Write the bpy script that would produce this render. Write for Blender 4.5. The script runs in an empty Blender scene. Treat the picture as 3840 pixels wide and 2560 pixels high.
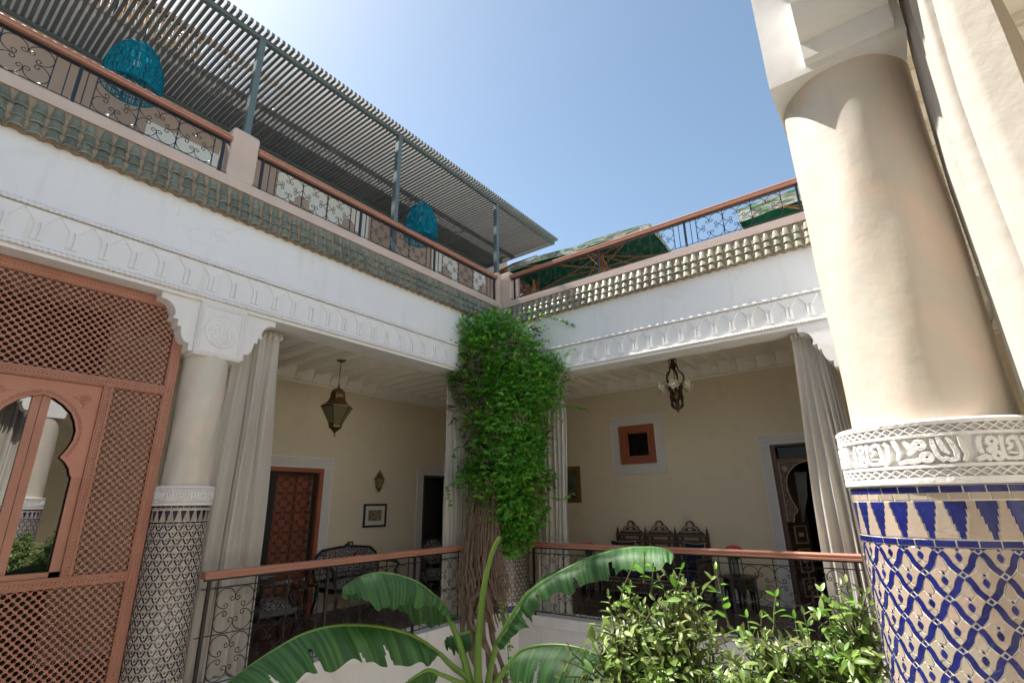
import bpy, bmesh, math, random
from mathutils import Matrix, Vector, Euler
random.seed(7)
R = math.radians
sin, cos, pi = math.sin, math.cos, math.pi
scene = bpy.context.scene

# ---------------------------------------------------------------- camera
cam = bpy.data.cameras.new('camera')
cam.lens = 17.9; cam.sensor_width = 36; cam.sensor_fit = 'HORIZONTAL'
cam.clip_start = 0.05; cam.clip_end = 500
camo = bpy.data.objects.new('camera', cam); scene.collection.objects.link(camo)
_r = Vector((0.79548395, 0.60580393, -0.01438333)); _u = Vector((0.19535246, -0.23390507, 0.95243154))
_d = _r.cross(_u)
camo.matrix_world = Matrix(((_r.x, _u.x, _d.x, 5.533), (_r.y, _u.y, _d.y, -7.018), (_r.z, _u.z, _d.z, 1.6), (0, 0, 0, 1)))
scene.camera = camo

# ---------------------------------------------------------------- sky, sun, exposure
SUN_EL, SUN_AZ = R(56), R(10.5)                       # azimuth measured from -X towards -Y
sv = Vector((-cos(SUN_EL)*cos(SUN_AZ), -cos(SUN_EL)*sin(SUN_AZ), sin(SUN_EL)))
world = bpy.data.worlds.new('World'); scene.world = world; world.use_nodes = True
wn = world.node_tree
sky = wn.nodes.new('ShaderNodeTexSky'); sky.sky_type = 'NISHITA'; sky.sun_disc = False
sky.sun_elevation = SUN_EL; sky.sun_rotation = math.atan2(sv.x, sv.y) % (2*pi)
sky.air_density = 0.8; sky.dust_density = 0.9; sky.ozone_density = 1.3; sky.altitude = 400
wb = wn.nodes.new('ShaderNodeMix'); wb.data_type = 'RGBA'; wb.blend_type = 'MULTIPLY'; wb.inputs[0].default_value = 1.0
wb.inputs[7].default_value = (1.0, .975, .82, 1)      # camera white balance, the same in every direction
wn.links.new(sky.outputs[0], wb.inputs[6]); wn.links.new(wb.outputs[2], wn.nodes['Background'].inputs[0])
wn.nodes['Background'].inputs[1].default_value = 0.088
sun = bpy.data.lights.new('sun', 'SUN'); sun.energy = 3.05; sun.angle = R(0.53); sun.color = (1.0, 0.95, 0.87)
suno = bpy.data.objects.new('sun', sun); scene.collection.objects.link(suno)
suno.rotation_euler = sv.to_track_quat('Z', 'Y').to_euler()
suno.location = (0, 0, 30)
vs = scene.view_settings
scene.display_settings.display_device = 'sRGB'
vs.view_transform = 'Standard'; vs.look = 'None'; vs.gamma = 1; vs.use_curve_mapping = False
vs.exposure = 1.78
scene.cycles.max_bounces = 16; scene.cycles.diffuse_bounces = 12; scene.cycles.transparent_max_bounces = 12

# ---------------------------------------------------------------- mesh helpers
COL = scene.collection
def FL(s, o, z): return (o, s, z)                   # west wing: along Y, outwards +X
def FN(s, o, z): return (s, -o, z)                  # north wing: along X, outwards -Y
def FE(s, o, z): return (5.385 - o, s, z)           # east wing: along Y, outwards -X
def FW(x, y, z): return (x, y, z)

class MB:
    def __init__(self, fr=FW): self.v = []; self.f = []; self.mi = []; self.fr = fr; self.m = 0; self.uv = None
    def add(self, vs, fs):
        b = len(self.v); self.v += [self.fr(*p) for p in vs]
        self.f += [tuple(b+i for i in f) for f in fs]; self.mi += [self.m]*len(fs)
    def box(self, a, b):
        x0, y0, z0 = a; x1, y1, z1 = b
        self.add([(x0,y0,z0),(x1,y0,z0),(x1,y1,z0),(x0,y1,z0),(x0,y0,z1),(x1,y0,z1),(x1,y1,z1),(x0,y1,z1)],
                 [(0,3,2,1),(4,5,6,7),(0,1,5,4),(1,2,6,5),(2,3,7,6),(3,0,4,7)])
    def prism(self, poly, lo, hi, ax=1):
        """poly of (a,b) in the two other axes, extruded along axis ax (0,1,2) from lo to hi"""
        n = len(poly)
        def P(a, b, c): return (c, a, b) if ax == 0 else ((a, c, b) if ax == 1 else (a, b, c))
        self.add([P(a, b, lo) for a, b in poly]+[P(a, b, hi) for a, b in poly],
                 [tuple(range(n)), tuple(range(2*n-1, n-1, -1))]+[(i, (i+1) % n, n+(i+1) % n, n+i) for i in range(n)])
    def grid(self, rows, closed=False):
        n = len(rows[0]); b = [p for r in rows for p in r]; fs = []
        for i in range(len(rows)-1):
            for j in range(n if closed else n-1):
                k = (j+1) % n
                fs.append((i*n+j, i*n+k, (i+1)*n+k, (i+1)*n+j))
        self.add(b, fs)
    def lathe(self, c, prof, n=16, cap=True, ph=0.0):
        rows = [[(c[0]+r*cos(ph+2*pi*j/n), c[1]+r*sin(ph+2*pi*j/n), c[2]+z) for j in range(n)] for r, z in prof]
        self.grid(rows, True)
        if cap:
            self.add(rows[0], [tuple(range(n))]); self.add(rows[-1], [tuple(range(n))])
    def tube(self, pts, r, n=5, closed=False, cap=True):
        P = [Vector(p) for p in pts]; m = len(P); rows = []
        rr = r if isinstance(r, (list, tuple)) else [r]*m
        prev = None
        for i in range(m):
            a = P[(i-1) % m] if (closed or i > 0) else P[i]; b = P[(i+1) % m] if (closed or i < m-1) else P[i]
            t = (b-a); t = t.normalized() if t.length > 1e-9 else Vector((0, 0, 1))
            if prev is None:
                up = Vector((0, 0, 1)) if abs(t.z) < 0.9 else Vector((1, 0, 0))
                u = t.cross(up).normalized()
            else:
                u = (prev - t*prev.dot(t)); u = u.normalized() if u.length > 1e-9 else t.orthogonal().normalized()
            prev = u; w = t.cross(u)
            rows.append([tuple(P[i]+(u*cos(2*pi*j/n)+w*sin(2*pi*j/n))*rr[i]) for j in range(n)])
        if closed: rows.append(rows[0])
        self.grid(rows, True)
        if cap and not closed and n > 2:
            self.add(rows[0], [tuple(range(n))]); self.add(rows[-1], [tuple(range(n))])
    def sphere(self, c, r, n=10, m=6, sz=1.0):
        self.lathe(c, [(max(1e-4, r*sin(pi*i/m)), -r*sz*cos(pi*i/m)) for i in range(m+1)], n, cap=False)
    def mesh(self, name, mats, smooth=False, recalc=True):
        me = bpy.data.meshes.new(name); me.from_pydata(self.v, [], self.f)
        for m in (mats if isinstance(mats, (list, tuple)) else [mats]): me.materials.append(m)
        me.polygons.foreach_set('material_index', self.mi)
        if recalc:
            bm = bmesh.new(); bm.from_mesh(me); bmesh.ops.recalc_face_normals(bm, faces=bm.faces); bm.to_mesh(me); bm.free()
        if smooth: me.polygons.foreach_set('use_smooth', [True]*len(me.polygons))
        if self.uv:
            l = me.uv_layers.new(name='UVMap')
            l.data.foreach_set('uv', [c for lp in me.loops for c in self.uv[lp.vertex_index]])
        me.update(); return me
    def build(self, name, mats, parent=None, smooth=False, kind=None, recalc=True, label=None):
        return put(name, self.mesh(name, mats, smooth, recalc), parent, kind=kind, label=label)

_W = {}
def put(name, me, parent=None, loc=(0, 0, 0), rot=(0, 0, 0), kind=None, label=None, scale=(1, 1, 1)):
    o = bpy.data.objects.new(name, me); COL.objects.link(o)
    o.location = loc; o.rotation_euler = rot; o.scale = scale
    _W[o.name] = Matrix.LocRotScale(Vector(loc), Matrix.Identity(3) if rot == (0, 0, 0) else Euler(rot).to_matrix(), Vector(scale))
    if parent:
        o.parent = parent; o.matrix_parent_inverse = _W[parent.name].inverted()
    if kind: o['kind'] = kind
    if label: o['label'] = label
    return o
def thing(name, label, cat, loc=(0, 0, 0), group=None, kind=None):
    o = bpy.data.objects.new(name, None); COL.objects.link(o); o.empty_display_size = 0.1
    o.location = loc; _W[o.name] = Matrix.Translation(Vector(loc))
    o['label'] = label; o['category'] = cat
    if group: o['group'] = group
    if kind: o['kind'] = kind
    return o
def tag(o, label, cat, group=None, kind=None):
    o['label'] = label; o['category'] = cat
    if group: o['group'] = group
    if kind: o['kind'] = kind
    return o
def structure(o, label=None):
    o['kind'] = 'structure'
    if label: o['label'] = label
    return o
def copy_tree(o, parent=None):
    c = o.copy(); COL.objects.link(c)
    if parent: c.parent = parent; c.matrix_parent_inverse = o.matrix_parent_inverse
    for ch in list(o.children): copy_tree(ch, c)
    return c

# ---------------------------------------------------------------- materials
def mat(name, col, col2=None, sc=3.0, rough=0.6, bump=0.0, bsc=40.0, metal=0.0, rnd=0.0, island=0.0, coat=0.0,
        trans=0.0, spec=0.5, stain=None, det=4, bdet=3, hue=0.0, ior=None, streak=None, crack=0.0):
    m = bpy.data.materials.new(name); m.use_nodes = True; nt = m.node_tree; N = nt.nodes; L = nt.links
    b = N['Principled BSDF']; b.inputs['Roughness'].default_value = rough; b.inputs['Metallic'].default_value = metal
    b.inputs['Specular IOR Level'].default_value = spec; b.inputs['Coat Weight'].default_value = coat
    b.inputs['Coat Roughness'].default_value = 0.08
    if ior: b.inputs['IOR'].default_value = ior
    geo = N.new('ShaderNodeNewGeometry')
    def rgb(c):
        n = N.new('ShaderNodeRGB'); n.outputs[0].default_value = (*c, 1); return n.outputs[0]
    def noise(s, d=4, dist=0.0):
        n = N.new('ShaderNodeTexNoise'); n.inputs['Scale'].default_value = s; n.inputs['Detail'].default_value = d
        n.inputs['Distortion'].default_value = dist; L.new(geo.outputs['Position'], n.inputs['Vector']); return n.outputs['Fac']
    def ramp(f, a, c):
        n = N.new('ShaderNodeMapRange'); n.inputs['From Min'].default_value = a; n.inputs['From Max'].default_value = c
        L.new(f, n.inputs['Value']); return n.outputs[0]
    def mix(f, a, c, mode='MIX'):
        n = N.new('ShaderNodeMix'); n.data_type = 'RGBA'; n.blend_type = mode
        if isinstance(f, float): n.inputs[0].default_value = f
        else: L.new(f, n.inputs[0])
        L.new(a, n.inputs[6]); L.new(c, n.inputs[7]); return n.outputs[2]
    c = rgb(col)
    if col2: c = mix(ramp(noise(sc, det, 0.4), 0.35, 0.65), c, rgb(col2))
    if stain: c = mix(ramp(noise(stain[1], 6, 1.0), stain[2], stain[3]), c, rgb(stain[0]))
    if streak:
        mp = N.new('ShaderNodeMapping'); mp.inputs['Scale'].default_value = (5, 5, .45); L.new(geo.outputs['Position'], mp.inputs[0])
        sn = N.new('ShaderNodeTexNoise'); sn.inputs['Scale'].default_value = 1.6; sn.inputs['Detail'].default_value = 5; L.new(mp.outputs[0], sn.inputs['Vector'])
        c = mix(ramp(sn.outputs['Fac'], .56, .80), c, rgb(streak))
    if crack:
        vn = N.new('ShaderNodeTexVoronoi'); vn.feature = 'DISTANCE_TO_EDGE'; vn.inputs['Scale'].default_value = crack
        dn = N.new('ShaderNodeTexNoise'); dn.inputs['Scale'].default_value = 5; dn.inputs['Detail'].default_value = 6; L.new(geo.outputs['Position'], dn.inputs['Vector'])
        ad = N.new('ShaderNodeVectorMath'); ad.operation = 'MULTIPLY_ADD'; ad.inputs[1].default_value = (.35, .35, .35)
        L.new(dn.outputs['Color'], ad.inputs[0]); L.new(geo.outputs['Position'], ad.inputs[2]); L.new(ad.outputs[0], vn.inputs['Vector'])
        m1 = N.new('ShaderNodeMath'); m1.operation = 'MULTIPLY'; L.new(ramp(vn.outputs['Distance'], .006, .0), m1.inputs[0]); L.new(ramp(noise(1.3, 2), .50, .60), m1.inputs[1])
        m2 = N.new('ShaderNodeMath'); m2.operation = 'MULTIPLY'; m2.inputs[1].default_value = .22; L.new(m1.outputs[0], m2.inputs[0])
        c = mix(m2.outputs[0], c, rgb(tuple(q*.45 for q in col)))
    if rnd or island:
        src = N.new('ShaderNodeObjectInfo').outputs['Random'] if rnd else geo.outputs['Random Per Island']
        a = rnd or island
        h = N.new('ShaderNodeHueSaturation'); L.new(c, h.inputs['Color'])
        mr = N.new('ShaderNodeMapRange'); mr.inputs['To Min'].default_value = 1-a; mr.inputs['To Max'].default_value = 1+a
        L.new(src, mr.inputs['Value']); L.new(mr.outputs[0], h.inputs['Value'])
        if hue:
            wn_ = N.new('ShaderNodeTexWhiteNoise'); wn_.noise_dimensions = '1D'; L.new(src, wn_.inputs['W'])
            mh = N.new('ShaderNodeMapRange'); mh.inputs['To Min'].default_value = 0.5-hue; mh.inputs['To Max'].default_value = 0.5+hue
            L.new(wn_.outputs['Value'], mh.inputs['Value']); L.new(mh.outputs[0], h.inputs['Hue'])
        c = h.outputs['Color']
    L.new(c, b.inputs['Base Color'])
    if bump:
        bn = N.new('ShaderNodeBump'); bn.inputs['Strength'].default_value = bump; bn.inputs['Distance'].default_value = 0.01
        L.new(noise(bsc, bdet), bn.inputs['Height']); L.new(bn.outputs[0], b.inputs['Normal'])
    if trans:
        t = N.new('ShaderNodeBsdfTranslucent'); L.new(c, t.inputs['Color']); ms = N.new('ShaderNodeMixShader')
        ms.inputs[0].default_value = trans; L.new(b.outputs[0], ms.inputs[1]); L.new(t.outputs[0], ms.inputs[2])
        L.new(ms.outputs[0], N['Material Output'].inputs['Surface'])
    m['base'] = 1
    return m
M = {}
M['plaster'] = mat('white_plaster', (.82, .81, .79), (.78, .775, .765), sc=.9, rough=.75, bump=.25, bsc=9, stain=((.72, .70, .65), 1.7, .56, .80), streak=(.70, .68, .63), crack=.8)
M['carved'] = mat('carved_plaster', (.82, .81, .795), (.78, .77, .755), sc=6, rough=.8, bump=.35, bsc=60)
M['tadelakt'] = mat('cream_tadelakt', (.64, .575, .49), (.58, .55, .475), sc=2.6, rough=.45, bump=.4, bsc=9, bdet=6, stain=((.72, .58, .48), 3.4, .46, .70), streak=(.53, .48, .38), crack=1.6)
M['olive'] = mat('ochre_wall_paint', (.68, .60, .44), (.65, .58, .445), sc=.8, rough=.8, bump=.2, bsc=6, stain=((.60, .52, .40), 2.3, .55, .8))
M['offwhite'] = mat('white_ceiling_paint', (.84, .81, .74), (.82, .79, .72), sc=2, rough=.7)
M['orange'] = mat('terracotta_paint', (.46, .215, .145), (.41, .185, .12), sc=3, rough=.5, bump=.1, bsc=70)
M['rust'] = mat('rust_red_joinery', (.36, .115, .06), (.31, .095, .05), sc=3, rough=.5, bump=.1, bsc=70)
M['house'] = mat('salmon_house_wall', (.45, .345, .29), (.42, .32, .27), sc=2, rough=.85)
M['bouncefloor'] = mat('pale_bounce_floor', (.62, .56, .47), (.55, .50, .42), sc=4, rough=.4)  # invented pale tone, there to bounce sunlight into the other galleries
M['salmon'] = mat('salmon_render', (.60, .45, .38), (.54, .41, .345), sc=2.5, rough=.85, bump=.4, bsc=30, stain=((.56, .44, .37), 9, .5, .8))
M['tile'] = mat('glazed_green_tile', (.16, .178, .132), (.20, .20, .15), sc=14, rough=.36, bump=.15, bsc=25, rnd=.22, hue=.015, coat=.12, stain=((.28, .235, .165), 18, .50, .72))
M['mortar'] = mat('tile_bedding_mortar', (.33, .25, .17), (.24, .18, .12), sc=12, rough=.95, bump=.8, bsc=35)
M['iron'] = mat('blue_black_iron', (.014, .016, .026), rough=.38, spec=.6)
M['ironblack'] = mat('black_iron', (.012, .011, .011), rough=.4, spec=.5)
M['steel'] = mat('grey_green_steel', (.115, .15, .155), (.10, .135, .14), sc=5, rough=.45)
M['slat'] = mat('grey_steel_slat', (.115, .13, .13), rough=.5, rnd=.12)
M['curtain'] = mat('cream_curtain_cloth', (.66, .625, .565), (.64, .605, .55), sc=5, rough=.9, bump=.4, bsc=18, bdet=4, trans=.22, spec=.1)
M['floorg'] = mat('dark_gallery_floor', (.075, .045, .038), (.10, .06, .05), sc=6, rough=.35)
M['ground'] = mat('pale_courtyard_paving', (.66, .60, .52), (.60, .55, .48), sc=1.5, rough=.7, bump=.2, bsc=20)
M['terrace'] = mat('terrace_paving', (.60, .48, .40), (.55, .44, .37), sc=3, rough=.8)
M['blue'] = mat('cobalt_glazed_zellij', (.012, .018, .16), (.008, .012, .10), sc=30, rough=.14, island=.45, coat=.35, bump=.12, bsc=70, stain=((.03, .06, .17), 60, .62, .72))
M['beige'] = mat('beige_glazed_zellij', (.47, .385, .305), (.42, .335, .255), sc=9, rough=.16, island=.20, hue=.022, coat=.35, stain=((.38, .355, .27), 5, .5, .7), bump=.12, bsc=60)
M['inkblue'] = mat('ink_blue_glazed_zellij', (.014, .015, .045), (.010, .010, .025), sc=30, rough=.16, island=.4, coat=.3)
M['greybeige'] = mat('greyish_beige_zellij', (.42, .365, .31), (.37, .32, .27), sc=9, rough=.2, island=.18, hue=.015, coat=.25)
M['tilesun'] = mat('sunlit_green_tile', (.235, .225, .16), (.19, .195, .14), sc=14, rough=.34, bump=.15, bsc=25, rnd=.28, hue=.02, coat=.15, stain=((.33, .26, .18), 18, .48, .72))  # same green eave tile, with the sun's warmth mixed into its colour
M['grout'] = mat('pale_tile_grout', (.74, .70, .61), rough=.9, bump=.4, bsc=120)
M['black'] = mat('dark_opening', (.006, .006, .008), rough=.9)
M['brass'] = mat('aged_brass', (.20, .13, .05), (.11, .07, .03), sc=25, rough=.38, metal=.85)
M['bronze'] = mat('dark_bronze', (.035, .024, .015), (.06, .035, .02), sc=40, rough=.4, metal=.6)
M['walnut'] = mat('dark_walnut', (.05, .028, .019), (.075, .04, .026), sc=18, rough=.45)
M['pearl'] = mat('bone_inlay', (.50, .43, .34), (.36, .30, .23), sc=60, rough=.4)
M['lacquer'] = mat('black_lacquer', (.010, .009, .009), rough=.28)
M['navy'] = mat('navy_velvet', (.006, .008, .025), (.010, .013, .04), sc=9, rough=.9)
M['piping'] = mat('cream_piping', (.5, .47, .4), rough=.8)
M['redflower'] = mat('coral_rose_petal', (.75, .06, .07), (.80, .16, .15), sc=40, rough=.7, island=.25)
M['stemgreen'] = mat('flower_stem_leaf', (.02, .05, .018), rough=.6)
M['vaseglass'] = mat('clear_green_glass', (.10, .13, .10), rough=.1)
M['vine'] = mat('vine_leaf', (.13, .38, .045), (.21, .48, .065), sc=2.2, rough=.38, island=.4, hue=.02, trans=.45)
M['vinedry'] = mat('dry_vine_leaf', (.20, .15, .07), (.11, .10, .05), sc=6, rough=.8, island=.3, trans=.2)
M['bark'] = mat('vine_bark', (.20, .145, .10), (.13, .09, .06), sc=9, rough=.9, bump=.6, bsc=60)
M['twig'] = mat('dry_vine_stem', (.26, .175, .12), (.18, .12, .08), sc=12, rough=.9, rnd=.3)
M['citrus'] = mat('citrus_leaf', (.17, .30, .045), (.23, .34, .08), sc=7, rough=.33, rnd=.35, hue=.02, trans=.28, spec=.6, stain=((.42, .40, .24), 14, .52, .68))
M['citrusi'] = mat('citrus_leaf_mass', (.16, .28, .05), (.27, .34, .12), sc=6, rough=.4, island=.4, hue=.02, trans=.25, spec=.5, stain=((.40, .38, .22), 12, .54, .70))
M['citrusnew'] = mat('young_citrus_leaf', (.14, .36, .03), (.19, .42, .04), sc=7, rough=.3, rnd=.25, trans=.35, spec=.6)
M['citstem'] = mat('citrus_twig', (.08, .09, .035), rough=.7)
M['stalk'] = mat('banana_stalk', (.13, .25, .035), (.17, .28, .05), sc=8, rough=.35, trans=.12)
M['teal'] = mat('teal_cotton_lampshade', (.010, .30, .42), (.008, .25, .36), sc=12, rough=.8, trans=.45, spec=.1)
M['bamboo'] = mat('bamboo_pole', (.45, .25, .08), (.34, .17, .06), sc=9, rough=.55, bump=.2, bsc=20)
M['reed'] = mat('reed_thatch', (.36, .19, .09), (.24, .12, .06), sc=25, rough=.9, island=.35)
M['reedgold'] = mat('reed_fence', (.52, .36, .16), (.42, .28, .12), sc=25, rough=.9, island=.3)
M['canvasg'] = mat('green_parasol_cloth', (.004, .105, .05), rough=.85, trans=.35, spec=.1)
M['wood'] = mat('parasol_timber', (.42, .20, .07), (.35, .16, .055), sc=15, rough=.5)
M['glass'] = mat('lantern_glass', (.32, .30, .16), rough=.12, trans=.55)
M['bulb'] = mat('white_bulb', (.9, .9, .87), rough=.3)
M['shade'] = mat('frosted_glass_shade', (.72, .69, .58), rough=.25, trans=.12)
M['sepia'] = mat('sepia_print', (.34, .28, .16), (.12, .09, .05), sc=26, rough=.6, det=6)
M['mount'] = mat('white_picture_mount', (.62, .60, .55), rough=.8)
M['gold'] = mat('gilt_frame', (.24, .13, .045), (.14, .07, .03), sc=30, rough=.4, metal=.3)
M['oil'] = mat('dark_oil_painting', (.035, .04, .02), (.10, .11, .06), sc=5, rough=.35)
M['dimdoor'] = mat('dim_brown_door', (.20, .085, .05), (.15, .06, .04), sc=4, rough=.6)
M['wglass'] = mat('window_glass', (.006, .006, .007), rough=.015, spec=1.0, ior=2.1)
M['net'] = mat('grey_voile', (.30, .31, .28), rough=.9, trans=.3)

def pattern_mat(name, kind):
    """banana leaf / upholstery / floral print: real surface patterns, by UV or position"""
    m = bpy.data.materials.new(name); m.use_nodes = True; nt = m.node_tree; N = nt.nodes; L = nt.links; b = N['Principled BSDF']
    uvn = N.new('ShaderNodeUVMap'); geo = N.new('ShaderNodeNewGeometry')
    def node(t, **k):
        n = N.new(t)
        for a, v in k.items(): n.inputs[a].default_value = v
        return n
    def mixc(f, a, c):
        n = N.new('ShaderNodeMix'); n.data_type = 'RGBA'
        L.new(f, n.inputs[0])
        for i, x in ((6, a), (7, c)):
            if isinstance(x, tuple): n.inputs[i].default_value = (*x, 1)
            else: L.new(x, n.inputs[i])
        return n.outputs[2]
    def mr(f, a, c, lo=0.0, hi=1.0):
        n = node('ShaderNodeMapRange'); n.inputs[1].default_value = a; n.inputs[2].default_value = c
        n.inputs[3].default_value = lo; n.inputs[4].default_value = hi; L.new(f, n.inputs[0]); return n.outputs[0]
    if kind == 'banana':
        mp = N.new('ShaderNodeMapping'); mp.inputs['Scale'].default_value = (1, .02, 1); L.new(uvn.outputs[0], mp.inputs[0])
        n1 = node('ShaderNodeTexNoise', Scale=16.0, Detail=3.0); L.new(mp.outputs[0], n1.inputs['Vector'])
        n2 = node('ShaderNodeTexNoise', Scale=190.0, Detail=2.0); L.new(mp.outputs[0], n2.inputs['Vector'])
        c = mixc(mr(n1.outputs[0], .42, .60), (.016, .075, .015), (.06, .18, .038))
        c = mixc(mr(n2.outputs[0], .4, .7, 0, .35), c, (.085, .20, .055))
        sp = N.new('ShaderNodeSeparateXYZ'); L.new(uvn.outputs[0], sp.inputs[0])
        n3 = node('ShaderNodeTexNoise', Scale=14.0, Detail=4.0); L.new(uvn.outputs[0], n3.inputs['Vector'])
        ad = node('ShaderNodeMath'); ad.operation = 'MULTIPLY_ADD'; ad.inputs[1].default_value = .30; L.new(n3.outputs[0], ad.inputs[0]); L.new(sp.outputs[1], ad.inputs[2])
        c = mixc(mr(ad.outputs[0], 1.15, 1.20), c, (.33, .24, .11))
        c = mixc(mr(sp.outputs[1], .035, .0), c, (.20, .29, .08))
        L.new(c, b.inputs['Base Color']); b.inputs['Roughness'].default_value = .50
        bn = node('ShaderNodeBump', Strength=.5, Distance=.004); L.new(n2.outputs[0], bn.inputs['Height']); L.new(bn.outputs[0], b.inputs['Normal'])
        t = N.new('ShaderNodeBsdfTranslucent'); L.new(c, t.inputs[0]); ms = N.new('ShaderNodeMixShader'); ms.inputs[0].default_value = .22
        L.new(b.outputs[0], ms.inputs[1]); L.new(t.outputs[0], ms.inputs[2]); L.new(ms.outputs[0], N['Material Output'].inputs[0])
    elif kind == 'uphol':
        mp = N.new('ShaderNodeMapping'); mp.inputs['Rotation'].default_value = (.6, .7, .5); L.new(geo.outputs['Position'], mp.inputs[0])
        w1 = node('ShaderNodeTexWave', Scale=11.0, Distortion=9.0, Detail=0.0); w1.inputs['Detail Scale'].default_value = 3.0
        L.new(mp.outputs[0], w1.inputs['Vector'])
        c = mixc(mr(w1.outputs['Fac'], .46, .54), (.012, .011, .012), (.30, .27, .26))
        L.new(c, b.inputs['Base Color']); b.inputs['Roughness'].default_value = .9
    elif kind == 'floral':
        n1 = node('ShaderNodeTexNoise', Scale=3.0, Detail=2.0, Distortion=2.0); L.new(geo.outputs['Position'], n1.inputs['Vector'])
        mp = N.new('ShaderNodeMapping'); mp.inputs['Rotation'].default_value = (0, .5, .9); mp.inputs['Scale'].default_value = (1, 7, 7); L.new(geo.outputs['Position'], mp.inputs[0])
        n2 = node('ShaderNodeTexNoise', Scale=3.2, Detail=2.0, Distortion=1.2); L.new(mp.outputs[0], n2.inputs['Vector'])
        c = mixc(mr(n1.outputs[0], .46, .56), (.46, .48, .42), (.34, .28, .25))
        c = mixc(mr(n2.outputs[0], .50, .58), c, (.05, .17, .06))
        L.new(c, b.inputs['Base Color']); b.inputs['Roughness'].default_value = .85
    elif kind == 'damask':
        v = node('ShaderNodeTexVoronoi', Scale=14.0); L.new(geo.outputs['Position'], v.inputs['Vector'])
        w1 = node('ShaderNodeTexNoise', Scale=22.0, Detail=3.0, Distortion=2.5); L.new(geo.outputs['Position'], w1.inputs['Vector'])
        b.inputs['Base Color'].default_value = (.70, .69, .67, 1); b.inputs['Roughness'].default_value = .8
        mx = node('ShaderNodeMath'); mx.operation = 'ADD'; L.new(mr(v.outputs['Distance'], .25, .35), mx.inputs[0]); L.new(mr(w1.outputs[0], .45, .55), mx.inputs[1])
        bn = node('ShaderNodeBump', Strength=.9, Distance=.006); L.new(mx.outputs[0], bn.inputs['Height']); L.new(bn.outputs[0], b.inputs['Normal'])
    return m
M['banana'] = pattern_mat('banana_leaf', 'banana')
M['uphol'] = pattern_mat('black_white_maze_fabric', 'uphol')
M['floral'] = pattern_mat('palm_print_canvas', 'floral')
M['damask'] = pattern_mat('carved_white_surround', 'damask')

# ================================================================ GROUND AND FLOORS
g = MB(); g.box((-60, -60, -4.6), (60, 60, -4.25)); structure(g.build('courtyard_ground', M['ground']))
def slab(name, polys, z0, z1, m):
    b = MB()
    for p in polys: b.prism(p, z0, z1, 2)
    return structure(b.build(name, m))
slab('gallery_floor', [[(-2.76, -10.4), (-.06, -10.4), (-.06, -.30), (-.30, .06), (-.30, 2.96), (-2.76, 2.96)],
                       [(-.30, .06), (-.06, -.30), (.0, -.28), (.28, 0.), (.30, .06), (5.1, .06), (5.1, 2.96), (-.30, 2.96)][:8],
                       ], -.12, -.004, M['floorg'])
slab('gallery_floor', [[(5.1005, .06), (5.445, .06), (5.445, -10.4), (8.0, -10.4), (8.0, 2.65), (5.1005, 2.65)]], -.12, -.004, M['bouncefloor'])  # unseen east floor, lightened to reflect sun towards the west and north galleries
slab('terrace_floor', [[(-2.6, -10.8), (-.42, -10.8), (-.42, .42), (-2.6, .42)], [(-6, .42), (11, .42), (11, 8), (-6, 8)],
                       [(5.385+.42, -10.8), (8.2, -10.8), (8.2, .42), (5.385+.42, .42)]], 4.70, 4.95, M['terrace'])

# ================================================================ REUSABLE PIECES
def rope_mesh(fr, s0, s1, o, z, r=.016, pitch=.042):
    b = MB(fr); n = int((s1-s0)/pitch*5); rows = []
    for i in range(n+1):
        s = s0+(s1-s0)*i/n; ph = 2*pi*(s-s0)/pitch
        rows.append([(s, o+(r*(1+.30*cos(2*a-ph)))*cos(a), z+(r*(1+.30*cos(2*a-ph)))*sin(a)) for a in [2*pi*k/8 for k in range(8)]])
    b.grid(rows, True); return b
ARCH = [(-.1175, 4.078), (-.1175, 4.058), (-.109, 4.056), (-.101, 4.049), (-.097, 4.039), (-.099, 4.030)]
for _k in range(3):
    _x, _z = -.099+.019*_k, 4.030-.025*_k
    ARCH += [(_x+.022*sin(R(a_)), _z-.025*(1-cos(R(a_)))) for a_ in (25, 50, 75, 90)]
ARCH[-1] = (-.041, 3.955)
ARCHP = ARCH + [(-x, z) for x, z in reversed(ARCH)]
BAL = [(-.016, 3.955), (-.016, 3.942), (-.011, 3.938), (-.013, 3.918), (-.010, 3.912), (-.013, 3.88), (-.012, 3.84), (-.017, 3.818), (-.019, 3.795)]
def arch_mesh(fr0):
    b = MB(lambda s, o, z: fr0(s, o, z))
    b.prism(ARCHP, -.002, .012, 1)
    for c in (-.022, .022):
        b.prism([(c+x, z-.003) for x, z in BAL]+[(c-x, z-.003) for x, z in reversed(BAL)], -.002, .017, 1)
    return b.mesh('arch_relief', M['carved'])
def tile_mesh():
    """one barrel tile of the eave, local frame: along s, out o, up z; top at origin, falls outwards"""
    b = MB(); dz, do = -.142, .040
    n = 9; rows = []
    for t, r in ((0, .046), (.86, .054), (.88, .0575), (1.0, .0575)):
        row = []
        for k in range(n):
            a = pi*(k/(n-1)); nx = cos(a); ny = sin(a)
            # outward-up normal of the slope
            row.append((r*nx, do*t+ny*r*.80, dz*t+ny*r*.22))
        rows.append(row)
    inner = []
    for t, r in ((1.0, .045), (0, .034)):
        inner.append([(r*cos(pi*k/(n-1)), do*t+sin(pi*k/(n-1))*r*.80, dz*t+sin(pi*k/(n-1))*r*.22) for k in range(n)])
    b.grid(rows+inner+[rows[0]]); return b
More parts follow.
